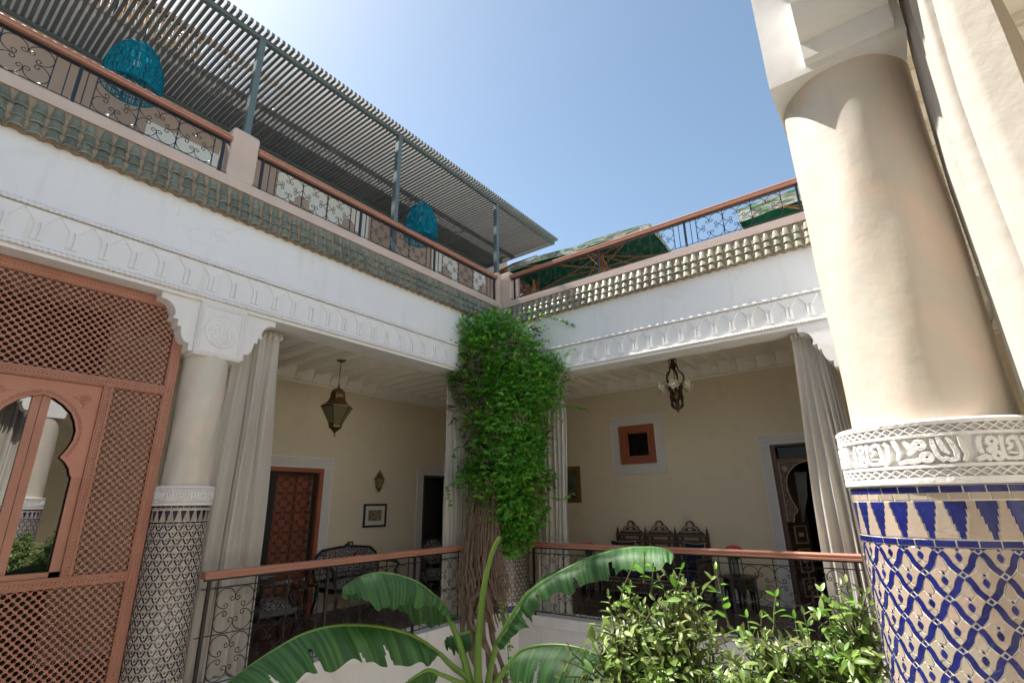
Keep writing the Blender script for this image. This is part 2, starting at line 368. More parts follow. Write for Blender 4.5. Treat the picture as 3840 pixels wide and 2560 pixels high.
def tiled_eave(fr, s0, s1, label, trim=None):
    root = thing('tiled_eave', label, 'roof eave', fr((s0+s1)/2, 0, 4.7), group='green tiled eaves round the courtyard')
    b = MB(fr); z = 5.085
    b.prism([(0.001, 5.075), (.012, 5.075), (.070, 4.76), (.062, 4.73), (.02, 4.715), (.001, 4.715)], s0, s1, 0)
    n = int(round((s1-s0)/.121))
    for i in range(n+1):                                     # pan tiles' rough scalloped lip
        s = s0+(s1-s0)*i/n
        w = .047; b.prism([(s-w, 4.74), (s-w*.8, 4.712), (s-w*.4, 4.700), (s, 4.697), (s+w*.4, 4.700), (s+w*.8, 4.712), (s+w, 4.74)], .004, .070, 1)
    b.build('mortar_bed', M['mortar'], root)
    tm = tile_mesh(); e = MB(lambda s, o, z: tuple(Vector(fr(s, o, z))-Vector(fr(0, 0, 0))))
    e.v = [e.fr(*p) for p in tm.v]; e.f = tm.f; e.mi = tm.mi
    me = e.mesh('roof_tile', M['tilesun' if fr is FN else 'tile'], smooth=True)
    for i in range(n):
        s = s0+(i+.5)*(s1-s0)/n
        for k in range(3):
            j = random.uniform
            put('roof_tile', me, root, loc=fr(s+j(-.004, .004), -.010+k*.021+j(-.002, .002), 5.058-k*.112+j(-.005, .005)),
                rot=(j(-.03, .03), j(-.03, .03), j(-.04, .04)))
    return root
HR = [(-.055, 0), (-.055, .052), (-.040, .070), (.040, .070), (.055, .056), (.055, .046), (.046, .040), (.046, .028), (.058, .022), (.058, .004), (.045, 0)]
def c_scroll(fr0, r=.08, sx=1, sz=1, w=.0045, n=4, cl=(0, 0)):
    """one C scroll: ring open towards (+s,+z)*sign with curled ends; local coordinates, centre at origin"""
    pts = []
    # gap towards 45 deg; ring from 45+40 round to 45-40
    a0 = 45+42; a1 = 360+45-42
    def curl(a_end, direction):
        out = []; ex = r*cos(R(a_end)); ez = r*sin(R(a_end))
        # small spiral turning inwards
        h = a_end+90*direction; x, z = ex, ez; rad = r*.30
        cx = x-rad*cos(R(a_end)); cz = z-rad*sin(R(a_end))
        for k in range(1, 10):
            a = a_end+direction*k*38; rr = rad*(1-k*.075)
            out.append((cx+rr*cos(R(a)), cz+rr*sin(R(a))))
        return out
    arc = [(r*cos(R(a0+(a1-a0)*k/22)), r*sin(R(a0+(a1-a0)*k/22))) for k in range(23)]
    full = list(reversed(curl(a0, -1)))+arc+curl(a1, 1)
    b = MB(lambda s, o, z: tuple(Vector(fr0(s*sx, o, z*sz))-Vector(fr0(0, 0, 0))))
    b.tube([(x, 0, z) for x, z in full], w, n); return b
_scroll_cache = {}
def scroll_unit(fr, root, s, z, hs, hz, m, key, w=.0045, o=0.0):
    """four C scrolls filling a cell centred at (s,z) of half sizes hs,hz"""
    r = min(hs, hz)/2*.985
    for sx in (-1, 1):
        for sz in (-1, 1):
            k = (key, sx, sz, round(r, 3))
            if k not in _scroll_cache:
                _scroll_cache[k] = c_scroll(fr, r, -sx, -sz, w).mesh('scroll', m, smooth=True)
            put('scroll', _scroll_cache[k], root, loc=fr(s+sx*hs/2, o, z+sz*hz/2))
def bar(b, s0, z0, s1, z1, w=.006, o=0.0):
    if abs(s1-s0) < 1e-6: b.box((s0-w, o-w, z0), (s0+w, o+w, z1))
    else: b.tube([(s0, o, z0), (s1, o, z1)], w, 4)
def railing(fr, key, label, cat, s0, s1, zb, zt, posts, cells, m, rows=1, ends=(True, True), group=None, pw=.014, extra=(), hl=None):
    """zb bottom bar height, zt top of the handrail; cells: list of (s0,s1,count)"""
    root = thing('balustrade', label, cat, fr((s0+s1)/2, 0, zb), group=group)
    h = MB(fr); h.prism([(o-.0, zt-.072+z) for o, z in HR], s0, s1, 0); hr = h.build('handrail', M['orange'], root)
    h = MB(fr); h.box((s0+.01, -.012, zt-.092), (s1-.01, .012, zt-.0725)); h.build('fixing_strip', m, hr)
    ztop = zt-.16 if rows == 2 else zt-.105
    b = MB(fr)
    bar(b, s0, zb, s1, zb); bar(b, s0, ztop, s1, ztop)
    if rows == 2: bar(b, s0, (zb+ztop)/2, s1, (zb+ztop)/2, .005)
    b.build('cross_bar', m, root)
    for p in posts:
        b = MB(fr); b.box((p-pw, -pw, zb-.05), (p+pw, pw, zt-.0925)); b.build('post', m, root)
    vb = set()
    for a, c, n in cells:
        for i in range(n+1): vb.add(round(a+(c-a)*i/n, 4))
        wd = (c-a)/n; hh = (ztop-zb)/rows
        for i in range(n):
            for q in range(rows):
                scroll_unit(fr, root, a+(i+.5)*wd, zb+(q+.5)*hh, wd/2, hh/2, m, key)
    me = None
    for s in list(vb)+list(extra):
        b = MB(fr); b.box((s-.0045, -.0045, zb), (s+.0045, .0045, zt-.0925)); b.build('upright', m, root)
    return root

# ================================================================ COURTYARD FACADES
def facade(fr, s0, s1, label, brk, rec=.04, corner=None, segs=None, detail=True):
    root = thing('courtyard_facade', label, 'facade wall', fr((s0+s1)/2, 0, -4), group='white facades round the courtyard')
    b = MB(fr); b.box((s0, -.42, 3.70), (s1, 0, 5.075)); b.build('upper_wall', M['plaster'], root)
    b = MB(fr); b.box((s0, -.40, -4.25), (s1, .0, -.13)); b.build('lower_wall', M['plaster'], root)
    b = MB(fr); b.box((s0, -.38, -.128), (s1, .03, .012)); b.build('floor_edge', M['plaster'], root)
    b = MB(fr); b.box((s0, -.34, 3.665), (s1, .004, 3.6995)); b.box((s0, -.345, 3.69), (s1, -.43, 3.6995)); b.build('soffit_moulding', M['plaster'], root)
    if detail:
        for z, nm in ((4.10, 'rope_moulding'), (3.722, 'rope_moulding')):
            rope_mesh(fr, s0, s1, .020, z, r=.018).build(nm, M['carved'], root, smooth=True)
            q = MB(fr)
            for dz in (-.024, .021): q.box((s0, -.001, z+dz*1.15), (s1, .012, z+dz*1.15+.005))
            q.build('moulding_fillet', M['carved'], root)
        fr0 = lambda s, o, z: tuple(Vector(fr(s, o, z))-Vector(fr(0, 0, 0)))
        me = arch_mesh(fr0)
        k0 = math.ceil((s0-segs)/.235); k1 = math.floor((s1-segs)/.235)
        for k in range(k0, k1+1):
            s = segs+k*.235
            if s0+.13 < s < s1-.13: put('arch_relief', me, root, loc=fr(s, 0, 0))
    return root
facade(FL, -10.4, 0.0, 'west courtyard wall with the long arcade frieze, running from the left edge to the vine', 0, segs=-6.151)
facade(FN, 0.0, 5.385, 'north courtyard wall with carved arcade frieze, right of the vine', 0, segs=2.575)
facade(FE, -10.4, 0.0, 'east courtyard wall carried by the large sunlit column at the right', 0, detail=False, segs=0)
b = MB(); b.box((0.0, -10.8, -4.25), (5.385, -10.4, 5.0)); tag(b.build('courtyard_facade', M['plaster']), 'plain white wall closing the courtyard behind the viewer', 'facade wall', 'white facades round the courtyard')
# chamfered corner blocks of the floor
b = MB(); b.prism([(.001, -.28), (.28, -.001), (.001, -.001)], -4.25, -.13, 2); b.prism([(.031, -.29), (.29, -.031), (.031, -.031)], -.128, .012, 2)
tag(b.build('corner_block', M['plaster']), 'white splayed wall block under the tiled corner column', 'wall')

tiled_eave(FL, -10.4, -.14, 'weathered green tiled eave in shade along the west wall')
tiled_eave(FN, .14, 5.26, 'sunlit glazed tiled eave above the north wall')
b = MB(); b.prism([(0, 5.075), (.03, 5.075), (.15, 4.78), (0, 4.74)], -.15, -.001, 1)
b2 = b
tag(b.build('eave_valley', M['mortar']), 'mortar valley where the two green tiled eaves meet', 'roof eave')

def curb(fr, s0, s1, pil, label):
    root = thing('parapet', label, 'parapet', fr((s0+s1)/2, -.1, 5.08), group='salmon rendered roof parapets')
    b = MB(fr); b.box((s0, -.30, 5.077), (s1, .035, 5.195)); b.build('curb', M['salmon'], root)
    b = MB(fr); b.box((s0, -.42, 4.951), (s1, -.301, 5.195)); b.build('inner_curb', M['salmon'], root)
    for a, c, zt, ow in pil:
        b = MB(fr); b.prism([(a+.02, 5.196), (a, 5.25), (a, zt-.03), (a+.02, zt), (c-.02, zt), (c, zt-.03), (c, 5.25), (c-.02, 5.196)], -.29, ow, 1)
        o = b.build('pillar', M['salmon'], root)
        md = o.modifiers.new('bevel', 'BEVEL'); md.width = .02; md.segments = 3; md.limit_method = 'ANGLE'
    return root
curb(FL, -10.4, -.036, [(-5.045, -4.73, 5.86, .028), (-.165, -.037, 5.80, .030)], 'salmon parapet with square pillar above the west wall')
curb(FN, .036, 5.385, [(-.29, .235, 5.801, .028)], 'salmon parapet with corner pillar above the north wall')
curb(FE, -10.4, -.036, [], 'salmon parapet above the east wall')

GI = 'terracotta handrails with scrolled iron panels'
railing(FL, 'UL', 'upper balustrade left of the salmon pillar, under the teal lamp', 'balustrade', -9.6, -5.046, 5.235, 5.715, [-6.42, -5.11, -7.8], [(-6.289, -5.203, 3), (-7.70, -6.60, 3), (-9.1, -8.0, 3)], M['iron'], extra=(-6.36, -6.50), group=GI)
railing(FL, 'UL', 'upper balustrade between the salmon pillar and the corner pillar', 'balustrade', -4.729, -.166, 5.235, 5.715, [-4.65, -3.215, -1.76, -.215], [(-4.474, -3.383, 3), (-3.03, -1.94, 3), (-1.58, -.42, 3)], M['iron'], extra=(-4.56, -3.30, -3.125, -1.85, -1.67, -.33), group=GI)
railing(FN, 'UN', 'upper balustrade in front of the green parasols', 'balustrade', .236, 5.385, 5.235, 5.715, [.32, 2.074, 3.531, 5.05], [(.52, 1.92, 4), (2.24, 3.36, 3), (3.70, 4.85, 3)], M['iron'], extra=(.42, 2.0, 2.15, 3.44, 3.62), group=GI)
railing(FL, 'LL', 'lower gallery balustrade between the left column and the vine', 'balustrade', -4.60, -.44, .06, 1.035, [-4.535, -3.245, -1.92, -.55], [(-4.45, -3.35, 3), (-3.13, -2.03, 3), (-1.80, -.70, 3)], M['ironblack'], rows=2, group=GI)
railing(FN, 'LN', 'lower gallery balustrade behind the citrus bushes', 'balustrade', .50, 4.93, .06, 1.035, [.60, 2.07, 3.54, 4.86], [(.74, 1.94, 3), (2.20, 3.41, 3), (3.68, 4.74, 3)], M['ironblack'], rows=2, group=GI)

# ================================================================ COLUMNS
W, Hh = .5, .06                                        # lozenge half width (in periods), half height (m)
G = [(0, 0), (.16, .12), (.30, .26), (.41, .43), (.47, .58), (.57, .675), (.70, .78), (.85, .89), (1, 1)]
def off(poly, w):
    """strip polygon round a polyline"""
    P = [Vector(p) for p in poly]; Lf = []; Rt = []
    for i, p in enumerate(P):
        t = (P[min(i+1, len(P)-1)]-P[max(i-1, 0)]).normalized(); n = Vector((-t.y, t.x))
        Lf.append(p+n*w); Rt.append(p-n*w)
    return [tuple(v) for v in Lf+Rt[::-1]]
def cell_pieces(hw):
    """tile outlines (material, polygon) of one lozenge, half width hw metres"""
    out = []
    c = [(x*hw, Hh-y*Hh) for x, y in G]
    def sub(a, b_):                                     # part of centre line clear of the nodes
        P = [Vector(p) for p in c]; L_ = [0]
        for i in range(1, len(P)): L_.append(L_[-1]+(P[i]-P[i-1]).length)
        T = L_[-1]; res = []
        for k in range(8):
            s = a+(T-a-b_)*k/7; i = max(j for j in range(len(L_)) if L_[j] <= s+1e-9); i = min(i, len(P)-2)
            res.append(tuple(P[i].lerp(P[i+1], (s-L_[i])/(L_[i+1]-L_[i]))))
        return res
    s = sub(.0068, .0068)
    out.append((0, off(s, .0073))); out.append((0, [(-x, z) for x, z in off(s, .0073)]))
    q = .0058; out.append((0, [(0, Hh+q*1.05), (q, Hh), (0, Hh-q*1.05), (-q, Hh)]))
    k = hw/.0414
    leaf = [(0, .0488), (.0028, .0435), (.0060, .0360), (.0088, .0285), (.0110, .0205), (.0118, .0150), (.009, .009), (.0035, .0062), (0, .0088)]
    leaf += [(-x, z) for x, z in leaf[-2:0:-1]]
    out.append((1, [(x*k, z) for x, z in leaf]))
    wing = [(.0125, .0125), (.0162, .0128), (.0192, .0088), (.0243, .0046), (.0310, -.0005), (.0262, -.0075), (.0214, -.0145), (.0182, -.0225), (.0156, -.0300), (.0130, -.0362),
            (.0115, -.0350), (.0062, -.0318), (.0012, -.0312), (.0088, -.0165), (.0018, -.0042), (.0048, .0012), (.0098, .0072)]
    out.append((1, [(x*k, z) for x, z in wing])); out.append((1, [(-x*k, z) for x, z in wing]))
    out.append((0, [(0, -.0045), (.0050*k, -.0105), (.0072*k, -.0165), (.0045*k, -.0235), (0, -.0295), (-.0045*k, -.0235), (-.0072*k, -.0165), (-.0050*k, -.0105)]))
    out.append((0, [(0, .0058), (.0036*k, .0018), (0, -.0024), (-.0036*k, .0018)]))
    out.append((1, [(0, -.0330), (.0082*k, -.0368), (.0078*k, -.0415), (0, -.0492), (-.0078*k, -.0415), (-.0082*k, -.0368)]))
    return out
def wrap_piece(poly, th0, z0, r, c, depth=.0035, top=.0022):
    n = len(poly); cx = sum(p[0] for p in poly)/n; cz = sum(p[1] for p in poly)/n
    def P(x, z, rr): a = th0+x/r; return (c[0]+rr*cos(a), c[1]+rr*sin(a), z0+z)
    poly = [(x+(cx-x)*.045, z+(cz-z)*.045) for x, z in poly]; ins = [(x+(cx-x)*.05, z+(cz-z)*.05) for x, z in poly]
    return [P(x, z, r-depth) for x, z in poly]+[P(x, z, r+top-.0006) for x, z in poly]+[P(x, z, r+top) for x, z in ins], \
           [(i, (i+1) % n, n+(i+1) % n, n+i) for i in range(n)]+[(n+i, n+(i+1) % n, 2*n+(i+1) % n, 2*n+i) for i in range(n)]+[tuple(range(2*n, 3*n))]
def dado(root, c, r, ncell, nmer, ztop, zmin, vis=None, front=None, mats=None):
    mats = mats or [M['blue'], M['beige']]
    """zellij dress of a column. vis: predicate(theta,z) -> pieces as own objects"""
    stuff = MB(); per = 2*pi/ncell; hw = r*per/2; allp = []
    cells = cell_pieces(hw); z0 = ztop-.166
    zt = z0+.0005                                       # centre height of first (cut) row of nodes
    nrow = int((z0-zmin)/Hh)+1
    lim = ztop-.160
    for row in range(0, nrow):
        zc = zt-row*Hh
        for i in range(ncell):
            th = (i+(.5 if row % 2 else 0))*per
            for mi, poly in cells:
                pz = [zc+z for x, z in poly]
                if max(pz) > lim:
                    if min(pz) > lim-.004: continue
                    poly = [(x, min(z, lim-zc)) for x, z in poly]
                allp.append((mi, poly, th, zc))
    def rect_row(z1, z2, n, mi, ph=0):
        for i in range(n):
            th = (i+ph)*2*pi/n; w = r*pi/n-.0008
            allp.append((mi, [(-w, z1), (w, z1), (w, z2), (-w, z2)], th, 0))
    rect_row(ztop-.0195, ztop-.001, 32, 0); rect_row(ztop-.0375, ztop-.0210, 36, 1, .3)
    rect_row(ztop-.158, ztop-.1415, 34, 0, .6)
    P = 2*pi*r/nmer; h = .1005; zb = ztop-.1400; st = 5
    blue = []
    for k in range(st):
        zz1 = zb+h*(1-k/st); zz2 = zb+h*(1-(k+1)/st); wv = P*.335*(1-k/st)+.002
        blue += [(wv, zz1), (wv, zz2)]
    bl = [(-x, z) for x, z in blue][::-1]+blue
    for i in range(nmer):
        th = i*2*pi/nmer
        allp.append((0, bl, th, 0))
        bw = [];
        for k in range(st):
            zz1 = zb+h*(1-k/st); zz2 = zb+h*(1-(k+1)/st); wv = P/2-(P*.335*(1-k/st)+.002)-.0013
            bw += [(wv, zz1), (wv, zz2)]
        allp.append((1, [(-x, z) for x, z in bw][::-1]+bw, th+pi/nmer, 0))
    singles = []
    for mi, poly, th, zc in allp:
        zz = zc+sum(z for x, z in poly)/len(poly); a = ((th+pi) % (2*pi))-pi
        vs, fs = wrap_piece(poly, th, zc, r, c)
        if vis and vis(a, zz):
            xs = [x for x, z in poly]; zs = [z for x, z in poly]; ar = (max(xs)-min(xs))*(max(zs)-min(zs))*max(.05, vis(a, zz))
            singles.append((ar, mi, vs, fs))
        else:
            stuff.m = mi; stuff.add(vs, fs)
    singles.sort(key=lambda t: -t[0])
    for ar, mi, vs, fs in singles[:300]:
        b = MB(); b.add(vs, fs); b.build('zellij_tile', mats[mi], root)
    for ar, mi, vs, fs in singles[300:]: stuff.m = mi; stuff.add(vs, fs)
    stuff.build('zellij_tiling', mats, root, kind='stuff')
    b = MB(); b.lathe((c[0], c[1], 0), [(r, zmin-.12), (r, ztop)], 96); b.build('grout_bed', M['grout'], root, smooth=False)
TXT = [[(-.4919, 1.759, .0089), (-.4973, 1.744, .0098), (-.4982, 1.726, .0098), (-.4942, 1.707, .008)],
 [(-.4624, 1.729, .0107), (-.4763, 1.717, .0147), (-.4834, 1.711, .0076)],
 [(-.5085, 1.688, .008), (-.4901, 1.698, .0116), (-.4785, 1.689, .0112)],
 [(-.4468, 1.759, .0094), (-.4499, 1.737, .008), (-.4508, 1.715, .008), (-.4499, 1.698, .008), (-.4432, 1.691, .008), (-.4343, 1.691, .0063), (-.4276, 1.69, .0076), (-.4146, 1.693, .0098), (-.4084, 1.708, .0094), (-.4102, 1.732, .0085), (-.4133, 1.758, .0085)],
 [(-.416, 1.754, .0103), (-.4307, 1.751, .0071), (-.437, 1.738, .0071), (-.4276, 1.731, .0085), (-.433, 1.723, .0067), (-.4414, 1.717, .0054)],
 [(-.4397, 1.708, .0045), (-.4191, 1.706, .0045)],
 [(-.3985, 1.757, .0085), (-.3901, 1.745, .0103), (-.3905, 1.72, .0103), (-.3932, 1.703, .0085), (-.4061, 1.682, .0085)]]
RINGS = [(-.470, 1.743, .0095, .0095), (-.4651, 1.699, .0092, .0095)]
TXT2 = [[(-.3735, 1.765, .009), (-.3690, 1.745, .0115), (-.3640, 1.722, .0095), (-.3720, 1.698, .006)],
 [(-.3500, 1.757, .006), (-.3410, 1.740, .013), (-.3330, 1.726, .013), (-.3460, 1.714, .006)],
 [(-.3700, 1.686, .008), (-.3510, 1.692, .010), (-.3370, 1.690, .011), (-.3180, 1.697, .010)],
 [(-.2900, 1.760, .006), (-.2905, 1.740, .0085), (-.2860, 1.705, .0085), (-.2770, 1.691, .0085), (-.2700, 1.697, .007), (-.2630, 1.690, .0085), (-.2500, 1.694, .0095), (-.2480, 1.715, .009), (-.2540, 1.745, .0085), (-.2620, 1.763, .004)],
 [(-.2790, 1.765, .005), (-.2750, 1.745, .010), (-.2700, 1.722, .010), (-.2620, 1.710, .004)],
 [(-.2380, 1.763, .004), (-.2330, 1.735, .010), (-.2290, 1.705, .008), (-.2370, 1.686, .006)]]
RINGS2 = [(-.3180, 1.742, .0095, .011), (-.3080, 1.702, .0095, .011)]
def band(root, c, r, z0=1.635, detail=True):
    """white carved inscription band, z0..z0+.175, radius r (outer face r+.012)"""
    k = r/.25
    b = MB(); b.lathe((c[0], c[1], z0), [(r-.01, 0), (r+.006, .0), (r+.012, .004), (r+.012, .020), (r-.002, .021), (r-.002, .044), (r+.012, .045), (r+.012, .054),
        (r-.006, .055), (r-.006, .129), (r+.012, .130), (r+.012, .139), (r-.002, .140), (r-.002, .161), (r+.012, .162), (r+.014, .172), (r+.006, .178), (r-.04, .180)], 96)
    b.build('inscription_band', M['carved'], root, smooth=False)
    if not detail: return
    b = MB(); R0 = r+.004
    wk = 1.0
    def strip(pts, base, top, closed=False):
        P = [Vector((x, z)) for x, z, w in pts]; n = len(P); rows = []
        for i in range(n):
            a = P[(i-1) % n] if (closed or i > 0) else P[i]; q = P[(i+1) % n] if (closed or i < n-1) else P[i]
            t = (q-a).normalized(); nn = Vector((-t.y, t.x)); w = pts[i][2]*wk*.5
            A = P[i]+nn*w; B = P[i]-nn*w; A2 = P[i]+nn*w*.82; B2 = P[i]-nn*w*.82
            def Q(v, rr): a_ = v.x/r; return (c[0]+rr*cos(a_), c[1]+rr*sin(a_), v.y)
            rows.append([Q(A, base), Q(A, top-.0012), Q(A2, top), Q(B2, top), Q(B, top-.0012), Q(B, base)])
        if closed: rows.append(rows[0])
        b.grid(rows, True)
        if not closed: b.add(rows[0], [tuple(range(6))]); b.add(rows[-1], [tuple(range(6))])
    # diagonal crossings in the two narrow friezes
    nd = 56; w = 2*pi*r/nd
    for zc in (z0+.0325, z0+.1505):
        h = .0105
        for i in range(nd):
            x0 = i*w
            strip([(x0, zc-h, .003), (x0+w, zc+h, .003)], r-.004, r+.0108)
            strip([(x0, zc+h, .003), (x0+w, zc-h, .003)], r-.004, r+.0112)
    b.build('lattice_carving', M['carved'], root)
    wk = 1.3; b = MB(); un = 5 if r < .3 else 9; per = 2*pi*r/un
    sc = per/.297
    for i in range(un):
        lev = 0
        for T, RG in ((TXT, RINGS), (TXT2, RINGS2)):
            for st in T:
                lev += 1; pts = []
                # smooth resample
                for j in range(len(st)-1):
                    for t in (0, .5): pts.append(tuple(st[j][q]+(st[j+1][q]-st[j][q])*t for q in range(3)))
                pts.append(st[-1])
                strip([((x+.5)*sc+i*per, z0+.092+(z-1.724)*.86, w_*sc) for x, z, w_ in pts], r-.008, r+.010+lev*.00022)
            for x, z, rr, w_ in RG:
                lev += 1
                strip([((x+.5)*sc+i*per+rr*cos(2*pi*q/12)*sc, z0+.092+(z-1.724)*.86+rr*sin(2*pi*q/12), w_*.95) for q in range(12)], r-.008, r+.010+lev*.00022, True)
    b.build('lettering', M['carved'], root, smooth=False)
def shaft(root, c, r, z0, z1, m=None):
    b = MB(); n = 72; rows = []
    for i in range(25):
        z = z0+(z1-z0)*i/24
        rows.append([(c[0]+(r+.0022*sin(3*a+z*4)+.0018*sin(7*a-z*9))*cos(a), c[1]+(r+.0022*sin(3*a+z*4)+.0018*sin(7*a-z*9))*sin(a), z) for a in [2*pi*j/n for j in range(n)]])
    b.grid(rows, True); b.build('shaft', m or M['tadelakt'], root, smooth=True)
BRK = [(0, 0), (.040, 0), (.040, .055), (.075, .062), (.112, .085), (.128, .120), (.133, .160), (.168, .160), (.168, .205), (.205, .205), (.205, .240),
       (.218, .275), (.250, .300), (.300, .312), (.345, .315), (.345, .352)]
def bracket(fr, root, s, sg, z0, zt, o0, o1):
    """lobed corbel: profile from (0,z0) under the capital out to the beam soffit"""
    k = (zt-z0)/.352; pr = []
    P = BRK; 
    poly = [(0, .352)]+[(0, 0)]+P[1:]
    # rounded lobes
    rp = [(0, .352), (0, 0), (.040, 0), (.040, .050)]
    for cx, cz, rx, rz, a0, a1 in ((.064, .150, .075, .10, -90, 0),): pass
    def lobe(x0, z0_, x1, z1_):                         # convex bulge below: from (x0,z0) to (x1,z1)
        return [(x0+(x1-x0)*sin(R(a)), z0_+(z1_-z0_)*(1-cos(R(a)))) for a in range(0, 91, 15)]
    rp += lobe(.058, .050, .135, .150); rp += [(.170, .150), (.170, .195), (.205, .195)]
    rp += lobe(.222, .195, .222+.0, .195)[:1]
    rp += [(.205, .225)]+[(.205+(.345-.205)*(1-cos(R(a))), .225+(.312-.225)*sin(R(a))) for a in range(0, 91, 15)]+[(.352, .312), (.352, .352)]
    b = MB(fr); b.prism([(s+sg*x, z0+z*k) for x, z in rp], o0, o1, 1); b.build('bracket', M['plaster'], root)
def capital(fr, root, s, w, z0, zt, o1=0.0, dep=.42, roundel=True, rec=.04, bo=-.36, soff=3.664):
    b = MB(fr); b.box((s-w/2, o1-dep, z0), (s+w/2, o1, soff)); b.build('capital', M['plaster'], root)
    for sg in (-1, 1): bracket(fr, root, s+sg*(w/2+.0005), sg, z0+.03, soff, o1-rec, bo)
    if roundel:
        h0, h1 = z0+.012, soff-.012; hw = w/2-.012
        b = MB(fr)
        for a, c_, d, e in ((s-hw, s-hw+.036, h0, h1), (s+hw-.036, s+hw, h0, h1), (s-hw+.036, s+hw-.036, h0, h0+.036), (s-hw+.036, s+hw-.036, h1-.036, h1)):
            b.box((a, o1-.001, d), (c_, o1+.012, e))
        b.build('panel_border', M['carved'], root)
        b = MB(fr)
        def xs(s_, z_, q=.011):
            for sg in (-1, 1): b.prism([(s_-q, z_-sg*q-.002), (s_+q, z_+sg*q-.002), (s_+q, z_+sg*q+.002), (s_-q, z_-sg*q+.002)], o1+.0115, o1+.0175+sg*.0003, 1)
        n = 15
        for i in range(n):
            for zz in (h0+.018, h1-.018): xs(s-hw+.02+(2*hw-.04)*i/(n-1), zz)
        for i in range(2, n+2):
            zz = h0+.014+(h1-h0-.028)*i/(n+3)
            for ss in (s-hw+.018, s+hw-.018): xs(ss, zz)
        b.build('guilloche_carving', M['carved'], root)
        zc = (h0+h1)/2; rr = .166; b = MB(fr)
        ring = [(s+rr*cos(2*pi*i/48), zc+rr*1.02*sin(2*pi*i/48)) for i in range(48)]
        b.prism(ring, o1-.001, o1+.010, 1); b.build('roundel', M['carved'], root)
        b = MB(fr); b.tube([(x, o1+.011, z) for x, z in ring], .005, 6, closed=True)
        strokes = [[(-.01, .095), (-.012, .0), (-.016, -.06)], [(.018, .11), (.016, -.05)], [(.055, .07), (.058, -.05), (.075, -.075)], [(.085, .055), (.09, -.03), (.11, -.05), (.125, .0)],
                   [(-.12, -.01), (-.07, .045), (-.02, .085), (.0, .10)], [(-.10, -.04), (-.075, -.08), (-.03, -.085), (.0, -.06), (.04, -.075), (.06, -.10), (.0, -.12), (-.04, -.105)],
                   [(-.105, .03), (-.085, .0), (-.06, .01), (-.05, -.03), (-.08, -.04)], [(.035, .03), (.045, .0), (.035, -.02)], [(-.05, .10), (-.02, .115)], [(.06, .10), (.09, .085)],
                   [(-.035, .02), (-.03, .05)], [(.02, -.09), (.05, -.115), (.085, -.09)], [(-.12, .06), (-.10, .085)], [(-.09, -.10), (-.05, -.125)]]
        for st in strokes: b.tube([(s+x*1.12, o1+.011, zc+z*1.14) for x, z in st], .0062, 5)
        b.build('calligraphy_carving', M['carved'], root)
def column(c, rs, rd, label, zcap=3.12, ncell=19, nmer=24, vis=None, group='tall plaster columns with blue tiled dados', ztop=1.633, zmin=.10, ph=0):
    root = thing('column', label, 'column', (c[0], c[1], 0), group=group)
    shaft(root, c, rs, ztop+.15, zcap)
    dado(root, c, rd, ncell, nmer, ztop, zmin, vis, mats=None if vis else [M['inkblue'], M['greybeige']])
    band(root, c, rd)
    b = MB(); b.lathe((c[0], c[1], 0), [(rd+.02, -.13), (rd+.02, .02), (rd+.004, .03), (rd+.004, .105), (rd-.02, .11)], 48); b.build('plinth', M['blue'], root)
    return root
# near column: front seen from the courtyard side; larger weight for pieces that face the viewer
def visE(a, z):
    if z < 1.02: return 0
    import math as m_
    d = a-R(-92)
    return cos(d) if abs(d) < R(82) else 0
CE = (5.61, -4.90)
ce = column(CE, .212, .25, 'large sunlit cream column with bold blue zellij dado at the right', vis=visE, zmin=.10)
capital(FE, ce, -4.92, .43, 3.12, 3.70, o1=0.0, dep=.43, roundel=False, rec=.13, bo=-.40)
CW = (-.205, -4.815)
cw = column(CW, .212, .25, 'cream column with tiled dado beside the terracotta lattice screen')
capital(FL, cw, -4.80, .47, 3.10, 3.70, o1=.004, dep=.43)
cc = column((-.18, .18), .42, .46, 'thick corner column behind the climbing vine', ncell=35, nmer=44)
b = MB(); b.prism([(-.5, -.29), (.001, -.29), (.29, .001-.0), (.29, .5), (-.5, .5)], 3.12, 3.664, 2); b.build('capital', M['plaster'], cc)
bracket(FL, cc, -.291, -1, 3.15, 3.664, -.04, -.36); bracket(FN, cc, .291, 1, 3.15, 3.664, -.04, -.36)
cn = column((5.565, .18), .42, .46, 'thick corner column half hidden by the large sunlit column', ncell=35, nmer=44)
b = MB(); b.prism([(5.885, -.29), (5.384, -.29), (5.095, .001), (5.095, .5), (5.885, .5)], 3.12, 3.664, 2); b.build('capital', M['plaster'], cn)
bracket(FN, cn, 5.0945, -1, 3.10, 3.664, .02, -.36); bracket(FE, cn, -.2905, -1, 3.15, 3.664, -.04, -.36)

